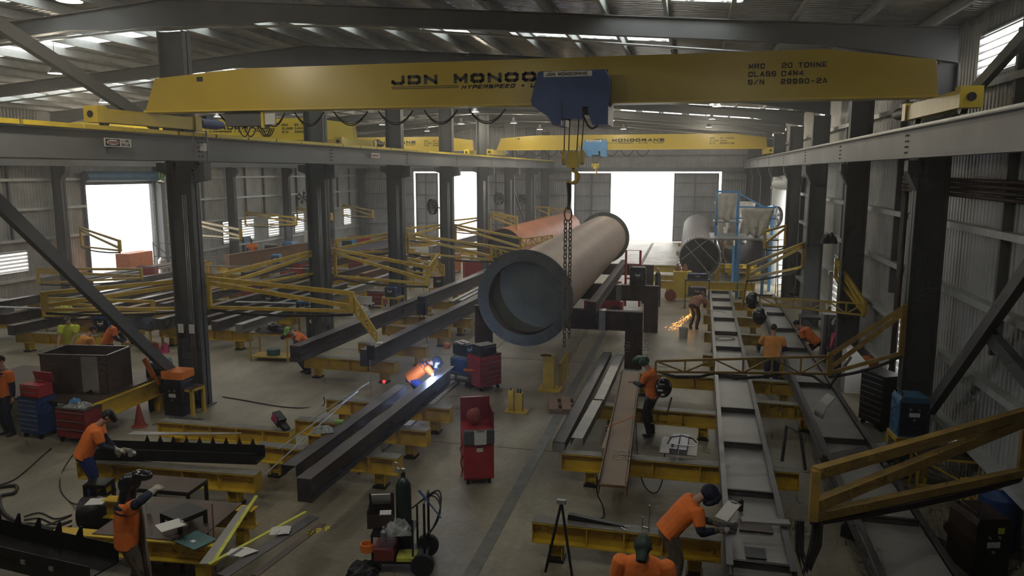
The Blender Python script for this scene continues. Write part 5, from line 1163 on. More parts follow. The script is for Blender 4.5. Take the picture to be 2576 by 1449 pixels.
t = thing('clamp_post', 'slim steel rod clamped upright to the bottom right trestle', 'clamp', P(1632, 1335, .66)); MB().cyl((0, 0, -.05), (0, 0, .42), .012).build('rod', 'chrome', t); MB().bar((-.1, 0, .05), (0, 0, .03), .02, .03).cyl((-.1, 0, -.1), (-.1, 0, .22), .01).build('screw', 'chrome', t)
# --- table with plates, front left
t = thing('plate_table', 'yellow beam table holding loose plates at the bottom left', 'table', (-7.7, 10.0, 0), R(4))
MB().ibar((-1.9, -.45, .48), (.85, -.45, .48), .22, .32).build('beam', 'trestle_yellow', t); MB().ibar((-1.9, .75, .48), (.85, .75, .48), .22, .32).build('beam', 'trestle_yellow', t)
for x in (-1.6, .6):
    for y in (-.45, .75): MB().bar((x, y, 0), (x, y, .32), .16, .16).build('leg', 'trestle_yellow', t)
MB().box(-1.2, .55, -.5, .9, .64, .655).build('top', 'plate_brown', t)
zt = .66
def strip(label, a, b, w_, m_, dz=0., name='steel_strip', cat='steel strip'):
    A, B = P(*a, zt + dz), P(*b, zt + dz); L = (B - A).length; o = MB().box(0, L, -w_ / 2, w_ / 2, 0, .012).build(name, m_); o.location = A; o.rotation_euler = (0, 0, math.atan2(B.y - A.y, B.x - A.x)); return tag(o, label, cat, None, 'thing')
strip('grey steel strip, leftmost on the plate table', (515, 1420), (620, 1275), .16, 'frame_plate'); strip('yellow webbing strap curving along the grey strip', (540, 1410), (645, 1248), .06, 'strap_yellow', .014, 'webbing_strap', 'strap')
strip('yellow strap passing under the crumpled white paper', (525, 1420), (770, 1288), .06, 'strap_yellow', .02, 'webbing_strap', 'strap')
strip('dark steel strip along the right side of the plate table', (560, 1449), (790, 1300), .2, 'mill_steel', .003); o = strip('dark strip end painted OFF in yellow', (640, 1449), (812, 1318), .12, 'plate_brown', .02)
o = thing('painted_offcut', 'yellow painted OFF lettering on a strip end', 'lettering', P(778, 1345, zt + .035), R(42)); o.name = 'painted_lettering'; stxt('OFF', o, (-.02, 0, 0), .13, .1, .035, .028, 'paint_yellow', (R(-90), 0, 0))
o = single(crumple(.3, .26, .05, 61), 'crumpled_paper', 'paper', 'crumpled white paper sheet on the yellow strap', 'paper', P(705, 1335, zt + .035), .4)
t = thing('drawing_sheet', 'white drawing sheet with a dark band on the plate table', 'paper', P(605, 1388, zt + .03), R(20)); MB().prism([(-.2, -.08), (.05, -.16), (.26, 0), (.05, .14), (-.15, .1)], 0, .004, 'xy').build('sheet', 'paper', t); MB().cbox((-.06, -.01, .005), (.06, .26, .004), rz=-.5).build('dark_band', 'rafter_grey', t)
clipboard('white clipboard beside the pointing welder at front left', P(430, 1322, .9), R(-35), .32, .38); table('dark trestle stool under the clipboard at front left', P(440, 1440) + V((0, .3, 0)), R(-20), .5, .5, .88, 'dark_steel', 'black')
clipboard('white clipboard on the drum behind the pointing welder', P(243, 1262, .62), R(20), .3, .3)
single(MB().cyl((-.25, 0, .27), (.3, 0, .27), .27, n=24), 'dark_drum', 'black', 'dark drum lying behind the pointing welder', 'drum', P(238, 1330) + V((0, .1, 0)), .3)
o = table('low dark stand holding the clipboard behind the drum', P(245, 1295) + V((0, .1, 0)), .2, .4, .35, .6, 'dark_steel', 'black')
single(MB().lathe([(0, 0), (.04, 0), (.04, .2), (.0, .21)], 14), 'spray_can', 'white', 'white spray can with yellow cap right of the pointing welder', 'spray can', P(374, 1290, .68)); single(MB().lathe([(0, 0), (.032, 0), (.03, .05), (0, .05)], 12), 'can_cap', 'bright_yellow', 'yellow cap on the white spray can', 'cap', P(374, 1290, .68) + V((0, 0, .21)))
table('low steel table with spray can between the two front trestles', P(420, 1330) + V((-.15, .35, 0)), R(3), 1.1, .6, .68, 'dark_steel', 'plate_brown')
single(MB().cyl((0, 0, 0), (0, 0, .85), .013).cyl((0, 0, .85), (0, 0, .62 + .5), .012), 'marking_rod', 'rust', 'thin red and black rod standing in front of the plate table', 'rod', P(534, 1445) + V((0, .1, 0)))
single(MB().box(-.25, .25, -.2, .2, 0, .012), 'dark_plate', 'teal', 'dark square plate with white tag on the plate table left side', 'plate', P(492, 1360, zt + .002), R(-20))
single(MB().box(-.04, .04, -.03, .03, 0, .006), 'tag_label', 'paper', 'small white tag on the dark square plate', 'tag', P(486, 1362, zt + .016), R(-20))
# pink label box
t = thing('feeder_box', 'tilted dark feeder box with pink label on a left trestle', 'wire feeder', P(702, 1068, .72), R(-30)); MB().cbox((0, 0, .13), (.3, .18, .2), ry=.45).build('case', 'black', t); MB().cbox((-.02, -.093, .15), (.2, .01, .14), ry=.45).build('label_panel', 'pink', t); MB().cbox((.2, 0, .02), (.28, .14, .1), ry=.5).build('motor', 'dark_steel', t)
single(crumple(.42, .3, .12, 71), 'clear_bag', 'plastic_wrap', 'crumpled clear bag on the short dark channel', 'bag', P(812, 1085, .9), .5); single(MB().box(-.09, .09, -.06, .06, 0, .04), 'green_box', 'lime', 'small green box behind the clear bag', 'box', P(852, 1062, .9), .2)
for i, (a, b, l) in enumerate((((665, 1195), (915, 968), 'lower'), ((700, 1130), (900, 985), 'upper'), ((775, 1060), (928, 962), 'right'))):
    A, B = P(*a, 1.0 if i else .9), P(*b, 1.1); single(MB().cyl((0, 0, 0), B - A, .012), 'thin_rod', 'galv', '%s thin rod leaning over the left trestles' % l, 'rod', A)
# hoist hook bits, hanging feeder on the heavy beam
t = thing('hanging_feeder', 'dark wire feeder hanging over the heavy beam from the lattice tip', 'wire feeder', P(1062, 790, 1.3)); MB().box(-.16, .16, -.1, .1, 0, .42).box(-.12, .12, -.12, .12, .45, .62).build('case', 'dark_navy', t); MB().tube([(-.05, -.12, 0), (-.06, -.14, -.5), (-.04, -.14, -.9)], .015).tube([(.08, -.12, .2), (.16, -.14, -.6), (.22, -.14, -1.0)], .015).build('hose', 'black', t)
t = thing('hanging_feeder', 'small control box hanging at the end of the right heavy beam', 'wire feeder', P(935, 890, 1.2)); MB().box(-.1, .1, -.1, .0, -.15, .25).build('case', 'dark_steel', t); MB().cyl((0, -.05, .25), (-.05, 0, 1.1), .01).cyl((-.02, -.1, -.15), (.0, -.1, -1.1), .008).build('wire', 'galv', t)
single(MB().box(-.1, .1, -.14, .14, 0, .006), 'white_note', 'paper', 'white note on the right heavy beam end', 'paper', P(955, 862, 1.16), .3)
# small floor leads
cable('long thin lead snaking over the floor from the nearest column', [P(*p, .015) for p in ((560, 998), (620, 1008), (700, 1022), (760, 1026), (812, 1020))] + [P(815, 1000, .66)], .015)
cable('dark lead looping past the front left trestle', [P(*p, .015) for p in ((0, 1220), (45, 1200), (120, 1135), (128, 1130))], .014)
cable('thin lead around the spiked beam end', [P(210, 1110, .5), P(160, 1180, .02), P(152, 1230, .02), P(180, 1265, .02), P(220, 1268, .3)], .014)
cable('thick dark hose at the left edge', [P(*p, .03) for p in ((0, 1225), (40, 1222), (35, 1240), (0, 1250), (10, 1290), (60, 1320), (130, 1330), (200, 1340))], .035)
for i in range(3): cable('tangled lead on the floor behind the spiked corner beam, %s' % ('upper', 'middle', 'lower')[i], [P(x, y + i * 14, .02) for x, y in ((60, 1300 - i * 6), (100, 1290), (140, 1305), (180, 1295), (120, 1320), (60, 1330), (20, 1322), (-20, 1300))], .014)
cable('orange lead draped from the brown beam', [P(1520, 1075, 1.0), P(1560, 1062, .95), P(1600, 1045, 1.0)], .01, 'orange')
cable('black lead hanging in a loop off the brown beam', [P(1600, 1060, .9), P(1604, 1150, .6), P(1620, 1220, .1), P(1650, 1240, .03), P(1668, 1200, .2), P(1672, 1140, .7)], .013)
cable('thin lead curling below the brown beam end', [P(1503, 1200, .7), P(1502, 1240, .3), P(1515, 1270, .03), P(1518, 1300, .03), P(1500, 1305, .03)], .012)
# green chain and hook under left runway
t = thing('chain_fall', 'lime green chain fall hanging near the roller door', 'chain hoist', PY(402, 400, 29.5)); MB().box(-.12, .12, -.1, .1, -.15, .1).build('housing', 'lamp_shell', t); MB().tube([(-.06, 0, -.15), (-.08, 0, -.8), (0, .05, -1.0), (.08, 0, -.7), (.06, 0, -.1)], .035).build('chain', 'green_chain', t)
MB().ball((0, -.05, -1.0), (.2, .1, .1)).build('hook', 'chrome', t)
t = thing('collector_arm', 'current collector arm with white junction box on the left runway beam', 'collector', PX(515, 375, -12.0)); MB().box(-.05, .05, -.12, .02, -.05, .14).build('junction_box', 'white', t); MB().tube([(0, .1, .45), (0, .12, -.35)], .025).tube([(0, -.3, .1), (0, -.45, .2), (0, -.4, .4), (0, .1, .45)], .012).build('arm', 'galv', t)
# pipes up the right wall
t = thing('copper_pipes', 'bundle of brown service pipes running up and along the right wall', 'service pipes', (5.19, 20.9, 0))
for j in range(3): MB().tube([(0, -.1 + .12 * j, .0), (0, -.1 + .12 * j, 5.9)], .05, 8).build('riser', 'primer_brown', t)
for j in range(4): MB().tube([(0, -9.9, 5.7 + .1 * j), (0, .3, 5.75 + .1 * j)], .04, 8).build('runner', 'primer_brown', t)
t = thing('copper_pipes', 'second bundle of red brown pipes on the right wall beyond the first column', 'service pipes', (5.19, 27.4, 0))
for j in range(3): MB().tube([(0, -.1 + .12 * j, .0), (0, -.1 + .12 * j, 5.9)], .05, 8).build('riser', 'red_primer', t)
t = thing('copper_pipes', 'rusty vertical pipes between the third and fourth left wall columns', 'service pipes', (-30.5, 41.8, 0))
for j in range(2): MB().tube([(0, .3 * j, 1), (0, .3 * j, 6.0)], .12, 8).build('riser', 'red_primer', t)
single(crumple(.5, .4, .35, 81), 'hose_reel', 'hose', 'black hose bunch hung on the second right wall column', 'hose reel', PX(2085, 612, 4.4))
# ================================================================ people
def loft(mb, rings, n=14):      # rings: (centre, half width, half depth); stacked ellipses in local x / spine-normal frame
    vs = []; cs = [V(r[0]) for r in rings]
    for i, (c, a, b) in enumerate(rings):
        t = (cs[min(i + 1, len(cs) - 1)] - cs[max(i - 1, 0)]).normalized(); x = V((1, 0, 0)); x = (x - t * x.dot(t)).normalized(); y = t.cross(x)
        for k in range(n):
            th = 2 * math.pi * k / n; vs.append(cs[i] + x * (a * math.cos(th)) + y * (b * math.sin(th)))
    m = len(rings); fs = [(j * n + k, j * n + (k + 1) % n, (j + 1) * n + (k + 1) % n, (j + 1) * n + k) for j in range(m - 1) for k in range(n)]
    fs += [tuple(range(n - 1, -1, -1)), tuple(range((m - 1) * n, m * n))]; mb.add(vs, fs, True)
def limb(mb, a, b, r0, r1, bul=1.0):
    a, b = V(a), V(b); d = b - a; mb.tube([a - d.normalized() * r0 * .4, a, a + d * .3, a + d * .7, b, b + d.normalized() * r1 * .4], [r0 * .6, r0, r0 * bul * 1.03, (r0 + r1) / 2, r1, r1 * .6], 10)
def ik(s, t, l1, l2, pole):
    s, t = V(s), V(t); d = t - s; L = min(d.length, (l1 + l2) * .995); u = d.normalized(); t = s + u * L
    x = (l1 * l1 - l2 * l2 + L * L) / (2 * L); h = math.sqrt(max(0, l1 * l1 - x * x)); p = V(pole); p = (p - u * p.dot(u)).normalized(); return s + u * x + p * h, t
def voxel(o, v=.014, it=2):
    m = o.modifiers.new('surface', 'REMESH'); m.mode = 'VOXEL'; m.voxel_size = v; m.use_smooth_shade = True
    s = o.modifiers.new('soft', 'SMOOTH'); s.factor = .5; s.iterations = it; return o
def hand(mb, w, d, palm, curl=.5, side=1):
    d = V(d).normalized(); palm = V(palm); palm = (palm - d * palm.dot(d)).normalized(); x = d.cross(palm) * side
    c = w + d * .05; mb.tube([w - d * .01, w + d * .03, w + d * .08], [.026, .034, .032], 8); mb.tube([w + d * .02 + x * .02, w + d * .085 + x * .025], [.024, .018], 8); mb.tube([w + d * .02 - x * .02, w + d * .08 - x * .025], [.024, .018], 8)
    for i, L in enumerate((.068, .078, .072, .056)):
        b = w + d * (.085 - .003 * abs(i - 1.5)) + x * (.028 - .0185 * i); p = [b]; a = .25 + curl * .5; q = b
        for s_ in (.42, .33, .25): q = q + (d * math.cos(a) + palm * math.sin(a)) * L * s_; p.append(q); a += curl * .9
        mb.tube(p, [.0098, .0092, .0085, .0065], 6)
    b = w + d * .025 + x * .03; mb.tube([b, b + x * .03 + d * .02 + palm * .01, b + x * .038 + d * .05 + palm * .02, b + x * .03 + d * .072 + palm * .028], [.014, .0125, .011, .008], 6)
def person(label, loc, rz, lean=0., hz=.94, feet=((-.12, .02), (.12, .02)), hands=((-.28, .15, .85), (.28, .15, .85)), headp=0., heady=0., side=0., shirt='hiviz', shoulder='hiviz', trousers='navy_cloth', sleeve='navy_cloth', longsl=False, hat=None, gloves=None, hood=False, apron=None, z=0., s_=1.1, fz=(0, 0), pole=(0, -1, -.4), kneep=(0, 1, 0), stripe=False, vox=.013, hathue='black', collar=None, yoke=None):
    W = {}; L_ = math.radians
    sp = V((math.sin(L_(side)), math.sin(L_(lean)) * math.cos(L_(side)), math.cos(L_(lean)) * math.cos(L_(side)))); hip = V((0, 0, hz)); back = V((0, -1, 0))
    ch = hip + sp * .33; nk = hip + sp * .52; l2 = L_(lean * .9 + headp); hd = V((math.sin(L_(side)) * .6, math.sin(l2), math.cos(l2))).normalized(); hc = nk + hd * .19; fwd = V((0, math.cos(l2), -math.sin(l2)))
    fwd = Matrix.Rotation(L_(heady), 3, 'Z') @ fwd
    sh = [hip + sp * .47 + V((sx * .205, 0, 0)) for sx in (-1, 1)]
    el, wr = [], []
    for i in (0, 1):
        pl = V(pole) + V(((-1, 1)[i] * .6, 0, 0)); e, t = ik(sh[i], hands[i], .29, .26, pl); el.append(e); wr.append(t)
    body = MB(); R3 = Matrix(((1, 0, 0), (0, 1, 0), (0, 0, 1)))
    z_ = hd; y_ = fwd; x_ = y_.cross(z_).normalized(); y_ = z_.cross(x_); rot = Matrix((x_, y_, z_)).transposed()
    H = lambda p: hc + rot @ V(p)
    body.ball(H((0, -.01, .03)), (.078, .096, .092), 16, 12, rot); body.ball(H((0, .02, -.03)), (.06, .07, .085), 14, 10, rot); body.ball(H((0, .04, -.085)), (.035, .035, .03), 10, 8, rot)
    body.tube([H((0, .082, .025)), H((0, .105, -.015)), H((0, .092, -.028))], [.010, .016, .012], 8); body.ball(H((0, .083, -.058)), (.026, .010, .009), 10, 6, rot)
    for sx in (-1, 1): body.ball(H((sx * .08, -.01, -.005)), (.012, .022, .032), 8, 6, rot)
    limb(body, nk - sp * .04, hc - hd * .06, .058, .052); loft(body, [(hip, .13, .09), (hip + sp * .2, .12, .085), (ch, .14, .10), (nk - sp * .06, .12, .07)])
    for i in (0, 1):
        limb(body, sh[i], el[i], .046, .038); limb(body, el[i], wr[i], .040, .027, 1.05)
        if not gloves: hand(body, wr[i], wr[i] - el[i], V((0, .15, -1)), .55, (1, -1)[i])
    root = voxel(body.build('person', 'skin'), .0095, 1)
    tag(root, label, 'person', None, 'thing'); root.location = V(loc) + V((0, 0, z)); root.rotation_euler = (0, 0, rz); root.scale = (s_,) * 3
    e = MB()
    for sx in (-1, 1): e.ball(H((sx * .03, .083, .02)), (.012, .008, .008), 8, 6, rot)
    e.build('eyes', 'dark_navy', root)
    t = MB(); loft(t, [(hip - sp * .08, .195, .145), (hip + sp * .02, .20, .15), (hip + sp * .16, .195, .15), (hip + sp * .3, .21, .155), (hip + sp * .42, .215, .14), (hip + sp * .49, .17, .105), (nk - sp * .0, .075, .07)], 16)
    for i in (0, 1): limb(t, sh[i], el[i].lerp(sh[i], .3) if not longsl else el[i], .088, .078)
    voxel(t.build('shirt', shirt, root), vox, 2)
    if longsl or sleeve:
        t = MB()
        for i in (0, 1): limb(t, el[i].lerp(sh[i], .36), el[i], .066, .058); limb(t, el[i], wr[i] - (wr[i] - el[i]).normalized() * .03, .058, .044)
        voxel(t.build('sleeves', sleeve, root), vox, 1)
    if yoke:
        t = MB(); loft(t, [(hip + sp * .38, .222, .150), (hip + sp * .46, .192, .128), (nk - sp * .0, .09, .082)], 16); voxel(t.build('yoke', yoke, root), vox, 2)
    t = MB(); hips = [hip + V((sx * .09, 0, -.02)) for sx in (-1, 1)]; loft(t, [(hip - V((0, 0, .1)), .175, .13), (hip, .19, .14), (hip + sp * .07, .18, .135)], 14); ft = []
    for i in (0, 1):
        an = V((feet[i][0], feet[i][1], .09 + fz[i])); k, a = ik(hips[i], an, .43, .43, kneep); limb(t, hips[i], k, .105, .076); limb(t, k, a, .074, .058, 1.08); ft.append(a)
    voxel(t.build('trousers', trousers, root), vox, 2)
    for i in (0, 1):
        a = ft[i]; b = MB(); b.tube([a + V((0, 0, .07)), a + V((0, 0, -.03))], [.05, .052], 10); b.ball(a + V((0, .03, -.055)), (.048, .10, .035), 10, 8); b.ball(a + V((0, .09, -.058)), (.045, .07, .032), 10, 8); voxel(b.build('boot', 'boot', root), .012, 1)
    if gloves:
        for i in (0, 1):
            g = MB(); dd = (wr[i] - el[i]).normalized(); limb(g, wr[i] - dd * .07, wr[i], .042, .035); hand(g, wr[i], dd, V((0, .15, -1)), .7, (1, -1)[i]); o = voxel(g.build('glove', gloves, root), .009, 1)
            dm = o.modifiers.new('pad', 'DISPLACE'); dm.strength = .006; dm.mid_level = 0
    if hood: t = MB(); t.ball(H((0, -.02, .01)), (.10, .118, .13), 16, 12, rot); loft(t, [(nk - sp * .07, .15, .10), (nk, .11, .10), (hc, .09, .10)]); voxel(t.build('hood', hathue, root), vox, 2)
    if hat == 'cap':
        t = MB(); t.ball(H((0, -.01, .05)), (.086, .104, .085), 16, 10, rot); t.tube([H((0, .06, .05)), H((0, .155, .035))], [.06, .05], 10); b = t.build('cap', hathue, root); voxel(b, .011, 1)
        h = MB(); h.ball(H((0, -.025, .005)), (.082, .09, .08), 14, 10, rot); h.build('hair', 'hair', root)
    elif hat == 'hair': h = MB(); h.ball(H((0, -.022, .038)), (.084, .098, .094), 16, 12, rot); h.build('hair', 'hair', root)
    elif hat in ('helmet', 'raised'):
        t = MB(); u = .06 if hat == 'raised' else 0; t.ball(H((0, .01, .03)), (.105, .12, .12), 16, 12, rot)
        c0 = H((0, .11, .02)) if hat == 'helmet' else H((0, .12, .13)); t.ball(c0, (.11, .07, .14) if hat == 'helmet' else (.11, .13, .07), 14, 10, rot); voxel(t.build('welding_helmet', hathue, root), .012, 1)
        v = MB(); q = H((0, .18, .05)) if hat == 'helmet' else H((0, .2, .17)); v.ball(q, (.055, .012, .03), 10, 6, rot); v.build('visor', 'dark_navy', root)
        if hat == 'raised' and not hood: h = MB(); h.ball(H((0, -.022, .03)), (.084, .098, .09), 14, 10, rot); h.build('hair', 'hair', root)
    if apron:
        t = MB(); loft(t, [(V((0, .2, .3)), .27, .05), (V((0, .19, .6)), .25, .05), (hip + V((0, .17, 0)), .225, .04), (hip + sp * .25 + V((0, .165, 0)), .18, .03), (hip + sp * .42 + V((0, .15, 0)), .11, .02)], 14); t.build('apron', apron, root)
    if stripe: pass
    return root
# foreground
def FP(x, y, z): q = P(x, y, z); return V((q.x, q.y, 0))
person('person with raised black helmet, orange shirt, leather apron, pointing, at bottom left', FP(308, 1222, 1.86), R(-42), s_=1.13, lean=4, hands=((-.26, .14, .8), (.3, .3, 1.62)), headp=10, heady=-15, shirt='hiviz', hat='raised', gloves='glove', apron='leather', hathue='black_gloss', trousers='leather', hood=True, yoke='dark_navy', vox=.011, pole=(.1, -1, -.3))
person('person grinding on the spiked beam, orange shirt and pale gloves', V((-10.8, 11.45, 0)), R(-50), lean=28, headp=25, hands=((.0, .5, .86), (.22, .52, .98)), hat='cap', hathue='black', gloves='glove', trousers='blue_cloth')
person('person standing at the far left edge in orange shirt, seen from behind', V((-15.6, 14.4, 0)), R(165), lean=3, hands=((-.3, .05, .82), (.3, .1, .84)), hat='hair', headp=12, yoke='dark_navy')
person('person in orange and white shirt bent over papers behind the left table', V((-16.9, 18.0, 0)), R(-25), lean=32, headp=20, hands=((-.15, .55, .95), (.18, .55, .95)), hat='hair', shirt='hiviz_light', trousers='blue_cloth')
person('person in yellow hi-vis shirt with earmuffs at the left', V((-18.3, 19.3, 0)), R(200), lean=8, headp=15, hands=((-.15, .4, .95), (.18, .4, .95)), shirt='hiviz_yellow', sleeve=None, hat='cap', hathue='cap_green')
person('person leaning forward in navy and orange shirt with hood at the left', V((-17.3, 19.6, 0)), R(-60), lean=30, headp=25, hands=((-.1, .5, .9), (.2, .5, .95)), hood=True, hathue='navy_cloth', yoke='navy_cloth')
person('person in green cap bowed over the left end of the heavy beam', V((-11.45, 21.2, 0)), R(150), lean=50, hz=.84, headp=10, hands=((-.18, .45, 1.15), (.2, .45, 1.15)), hat='cap', hathue='lime')
person('person crouched welding against the long beam, orange and blue jacket lit by the arc', V((-7.0, 18.45, 0)), R(-72), lean=52, hz=.78, headp=22, hands=((-.1, .55, 1.08), (.1, .6, 1.08)), hat='helmet', hathue='navy_cloth', shirt='hiviz', yoke='blue_cloth', trousers='blue_cloth', gloves='glove', feet=((-.14, -.15), (.14, .2)))
person('person in green helmet holding a black welding helmet beside the brown beam', V((-.72, 17.75, 0)), R(75), lean=10, headp=25, hands=((-.05, .42, 1.15), (.3, .3, 1.0)), hat='raised', hathue='green_helmet', trousers='black', sleeve='black', shirt='hiviz')
person('person bending over and grinding with orange sparks, near the main door', V((.25, 30.7, 0)), R(-25), lean=62, hz=.88, headp=15, hands=((-.1, .5, .72), (.15, .55, .8)), hat='cap', hathue='rust', shirt='rust', trousers='black', gloves='glove')
person('person in light orange shirt seen from behind at the plated frames', V((2.38, 22.3, 0)), R(-8), lean=14, headp=20, hands=((-.35, .35, 1.0), (.25, .4, 1.0)), hat='hair', shirt='hiviz_light', trousers='blue_cloth', sleeve='navy_cloth')
person('person in orange shirt crouching over the right plated frame by the wall', V((3.98, 25.2, 0)), R(65), lean=48, hz=.8, headp=15, hands=((-.15, .45, .98), (.2, .45, .98)), hat='hair', shirt='hiviz', trousers='black')
person('person in orange shirt and ear muffs stooping over the near plated frame', V((-.16, 10.8, 0)), R(-72), lean=42, headp=22, hands=((-.05, .62, .98), (.22, .58, 1.0)), hat='helmet', hathue='navy_cloth', hood=False, yoke='hiviz', trousers='leather', gloves='leather', sleeve='navy_cloth', vox=.011)
person('person in dark green cap and orange shirt walking at the bottom edge', FP(1622, 1350, 2.0), R(178), s_=1.22, lean=6, headp=32, hands=((-.3, .1, .85), (.3, .05, .85)), hat='cap', hathue='cap_green', shirt='hiviz', sleeve='navy_cloth', yoke=None, vox=.011)
person('small distant person in orange at the left wall benches', V((-27.6, 44.5, 0)), R(200), lean=15, headp=20, hands=((-.2, .4, 1.0), (.2, .4, 1.0)), hat='cap', hathue='black')
# things they hold
t = thing('welding_helmet', 'black welding helmet with white labels held by the person in the green helmet', 'welding helmet', V((-.72, 17.85, 1.0))); t.location = V((-.48, 17.5, 1.15)); MB().ball((0, 0, .12), (.2, .2, .24), 16, 12).build('shell', 'black_gloss', t); MB().cbox((-.06, -.19, .1), (.12, .02, .04)).cbox((0, -.2, .0), (.08, .02, .04)).build('label_sticker', 'white', t)
MB().tube([(-.1, -.1, -.1), (-.3, -.05, -.25), (-.35, 0, -.5), (.1, -.1, -.5), (.2, 0, -.1)], .02).build('strap', 'black', t)
m_ = single(MB().cyl((0, 0, 0), (.28, -.1, .03), .045, n=12).cyl((.3, -.08, -.02), (.3, -.16, .0), .06, n=16), 'angle_grinder', 'steel_light', 'angle grinder held by the worker at the spiked beam', 'grinder', V((-10.3, 11.85, 1.0)))
m_ = single(MB().cyl((0, 0, 0), (.2, .12, -.05), .035, n=12).cyl((.2, .14, -.05), (.22, .1, -.05), .06, n=16), 'angle_grinder', 'galv', 'angle grinder held by the stooping person at the near plated frame', 'grinder', V((.58, 11.1, 1.05)))
# arc and sparks
o = single(MB().ball((0, 0, 0), (.035, .035, .035), 10, 8), 'welding_arc', 'arc_glow', 'bluish white welding arc on the long dark beam', 'arc', P(1088, 942, 1.13))
l = bpy.data.lights.new('arc_light', 'POINT'); l.energy = 160; l.color = (.45, .6, 1); l.shadow_soft_size = .04; lo = bpy.data.objects.new('arc_light', l); COL.objects.link(lo); lo.location = P(1084, 938, 1.2)
rn = random.Random(5); mb = MB()
for i in range(120):
    a = V((.55, 31.1, .78)); s_ = rn.random() ** .6; d = V((-1.25 + rn.uniform(-.15, .3), -.5 + rn.uniform(-.3, .3), -.55 - s_ * .3 + rn.uniform(-.12, .12))); p = a + d * s_; q = p + d.normalized() * rn.uniform(.03, .12); mb.bar(p, q, .0045, .0045)
o = mb.build('grinding_sparks', 'spark'); tag(o, 'shower of orange grinding sparks above the white bucket', 'sparks', None, 'stuff')
l = bpy.data.lights.new('spark_light', 'POINT'); l.energy = 25; l.color = (1, .45, .1); l.shadow_soft_size = .2; lo = bpy.data.objects.new('spark_light', l); COL.objects.link(lo); lo.location = (.1, 30.9, .6)
single(MB().ball((0, 0, 0), (.05, .05, .05), 8, 6), 'indicator_lamp', 'led_red', 'small red lamp glowing below the right heavy beam', 'lamp', P(966, 960, .35))
# ================================================================ more gear through the left bay
J('yellow jib arm low on the third middle column, right side', (1026, 650), -12.4, (1115, 668), (1085, 640), -.6, h0=.6, h1=.4)
J('yellow jib arm reaching left from the fifth middle column', (1206, 548), -13.1, (1130, 556), h0=.9, h1=.5)
jib('yellow jib arm standing free in the near left bay over the dark beams', V((-21.5, 21.6, 1.9)), V((-17.8, 22.4, 1.8)), h0=.6, h1=.4)
jib('yellow jib arm crossing the wall row of the left bay', V((-27.5, 27.5, 2.0)), V((-23.2, 28.6, 2.0)), h0=.6, h1=.4)
G = [('welder', (-19.6, 22.2), 'blue', 'blue machine with leads in the near middle row of the left bay'), ('heap', (-18.9, 23.2), 'dark_navy', 'dark blue heap of masks and leads in front of the beams'),
 ('heap', (-23.6, 24.6), 'strap_yellow', 'yellow cloth cover over gear in the wall row'), ('welder', (-14.4, 26.6), 'welder_blue', 'teal machine right of the first column among the beams'),
 ('box', (-24.6, 31.2), 'white', 'white crate in the wall row below the roller door'), ('welder', (-16.8, 28.2), 'dark_navy', 'navy machine in the inner row near the second column'),
 ('chest', (-19.0, 30.6), 'red', 'red tool chest in the middle row, thirty metres deep'), ('heap', (-13.9, 30.4), 'white', 'white rags heaped behind the second middle column'),
 ('welder', (-24.0, 41.2), 'sky_blue', 'pale blue machine in the wall row far back'), ('chest', (-19.1, 41.6), 'red_dark', 'dark red tool chest far back in the middle row'),
 ('welder', (-13.9, 38), 'welder_blue', 'blue machine beyond the third middle column'), ('chest', (-14.2, 45.3), 'orange', 'orange cabinet beyond the fourth middle column'),
 ('welder', (-11.6, 34.5), 'red', 'red machine left of the galvanised channels'), ('welder', (-9.4, 42), 'sky_blue', 'pale blue machine in front of the orange pipe'),
 ('box', (-28.6, 26.4), 'rail_dim', 'grey bench box against the left wall below the louvres'), ('box', (-27.8, 53), 'white', 'tall white cabinet by the far left wall windows'), ('chest', (-28.2, 47.8), 'black', 'black tool chest by the far left wall windows')]
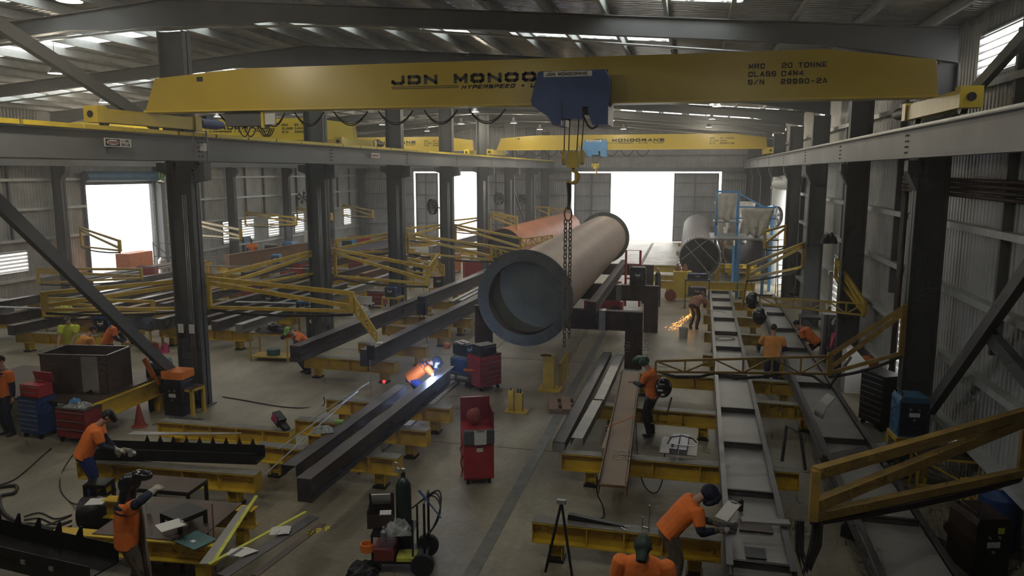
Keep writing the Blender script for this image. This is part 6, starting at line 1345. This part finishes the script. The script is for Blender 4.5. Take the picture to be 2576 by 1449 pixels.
for k, (x, y), m, l in G:
    if k == 'welder':
        table(' '.join(('yellow stand under the ' + l).split()[:15]), V((x, y, 0)), .1, .8, .7, .75, 'boom_yellow', 'boom_yellow', leg=.07); welder(l, V((x, y, .75)), .3, .5, .7, .55, m)
    elif k == 'chest': tool_chest(l, V((x, y, 0)), .4, .8, .6, 1.15, m, 5)
    elif k == 'box': single(MB().box(-.5, .5, -.3, .3, 0, 1.7 if 'tall' in l else .8).box(-.52, .52, -.32, .32, .05, .12), 'storage_box', m, l, 'box', V((x, y, 0)), .1)
    else: single(crumple(1.1, .7, .45, int(x * -7)), 'gear_heap', m, l, 'heap', V((x, y, .0 if 'rags' in l else .72)))
    if k == 'heap' and 'rags' not in l: table('low yellow stand under the ' + ' '.join(l.split()[:3]), V((x, y, 0)), 0, 1.1, .7, .71, 'boom_yellow', 'plate_brown', leg=.07)
# pipes and plates scattered on the left bay trestles
for i, (x, y, L, m, l) in enumerate(((-21.0, 24.2, 3.2, 'steel_light', 'bright flat plate strip lying across the middle row near the camera'), (-25.6, 23.6, 3.6, 'galv', 'bright strip on the wall row near the camera'), (-17.4, 26.7, 3.0, 'steel_light', 'bright strip on the inner row behind the first column'),
   (-20.9, 36.8, 3.5, 'steel_light', 'bright strip across the middle row at mid depth'), (-25.8, 36.8, 3.5, 'steel_light', 'bright strip across the wall row at mid depth'))):
    single(MB().box(0, L, -.12, .12, 0, .03), 'flat_strip', m, l, 'steel strip', V((x, y, 1.08)), .08)
# ================================================================ view and haze
HAZE = .0048  # scattering air; also stands in for lens glare round the far doors
if HAZE:
    hz = MB().box(XW + .02, XE - .02, -2.8, YE - .02, .02, 8.3).build('glare_haze', 'floor'); m = bpy.data.materials.new('haze'); m.use_nodes = True
    nt = m.node_tree; nt.nodes.clear(); o = nt.nodes.new('ShaderNodeOutputMaterial'); v = nt.nodes.new('ShaderNodeVolumeScatter')
    v.inputs['Density'].default_value = HAZE; v.inputs['Anisotropy'].default_value = .75; v.inputs['Color'].default_value = (1, 1, 1, 1); nt.links.new(v.outputs[0], o.inputs['Volume'])
    hz.data.materials.clear(); hz.data.materials.append(m); tag(hz, 'thin haze filling the workshop air, also standing for the glare of the far doors', 'haze', None, 'structure')
S.view_settings.view_transform = 'Standard'; S.view_settings.look = 'None'; S.view_settings.exposure = -.98; S.view_settings.gamma = 1
c = S.cycles; c.use_adaptive_sampling = True; c.adaptive_threshold = .06; c.adaptive_min_samples = 14; c.max_bounces = 4; c.diffuse_bounces = 3; c.glossy_bounces = 2; c.transmission_bounces = 3; c.transparent_max_bounces = 6; c.volume_bounces = 0
c.caustics_reflective = False; c.caustics_refractive = False; c.sample_clamp_indirect = 3; c.use_denoising = True
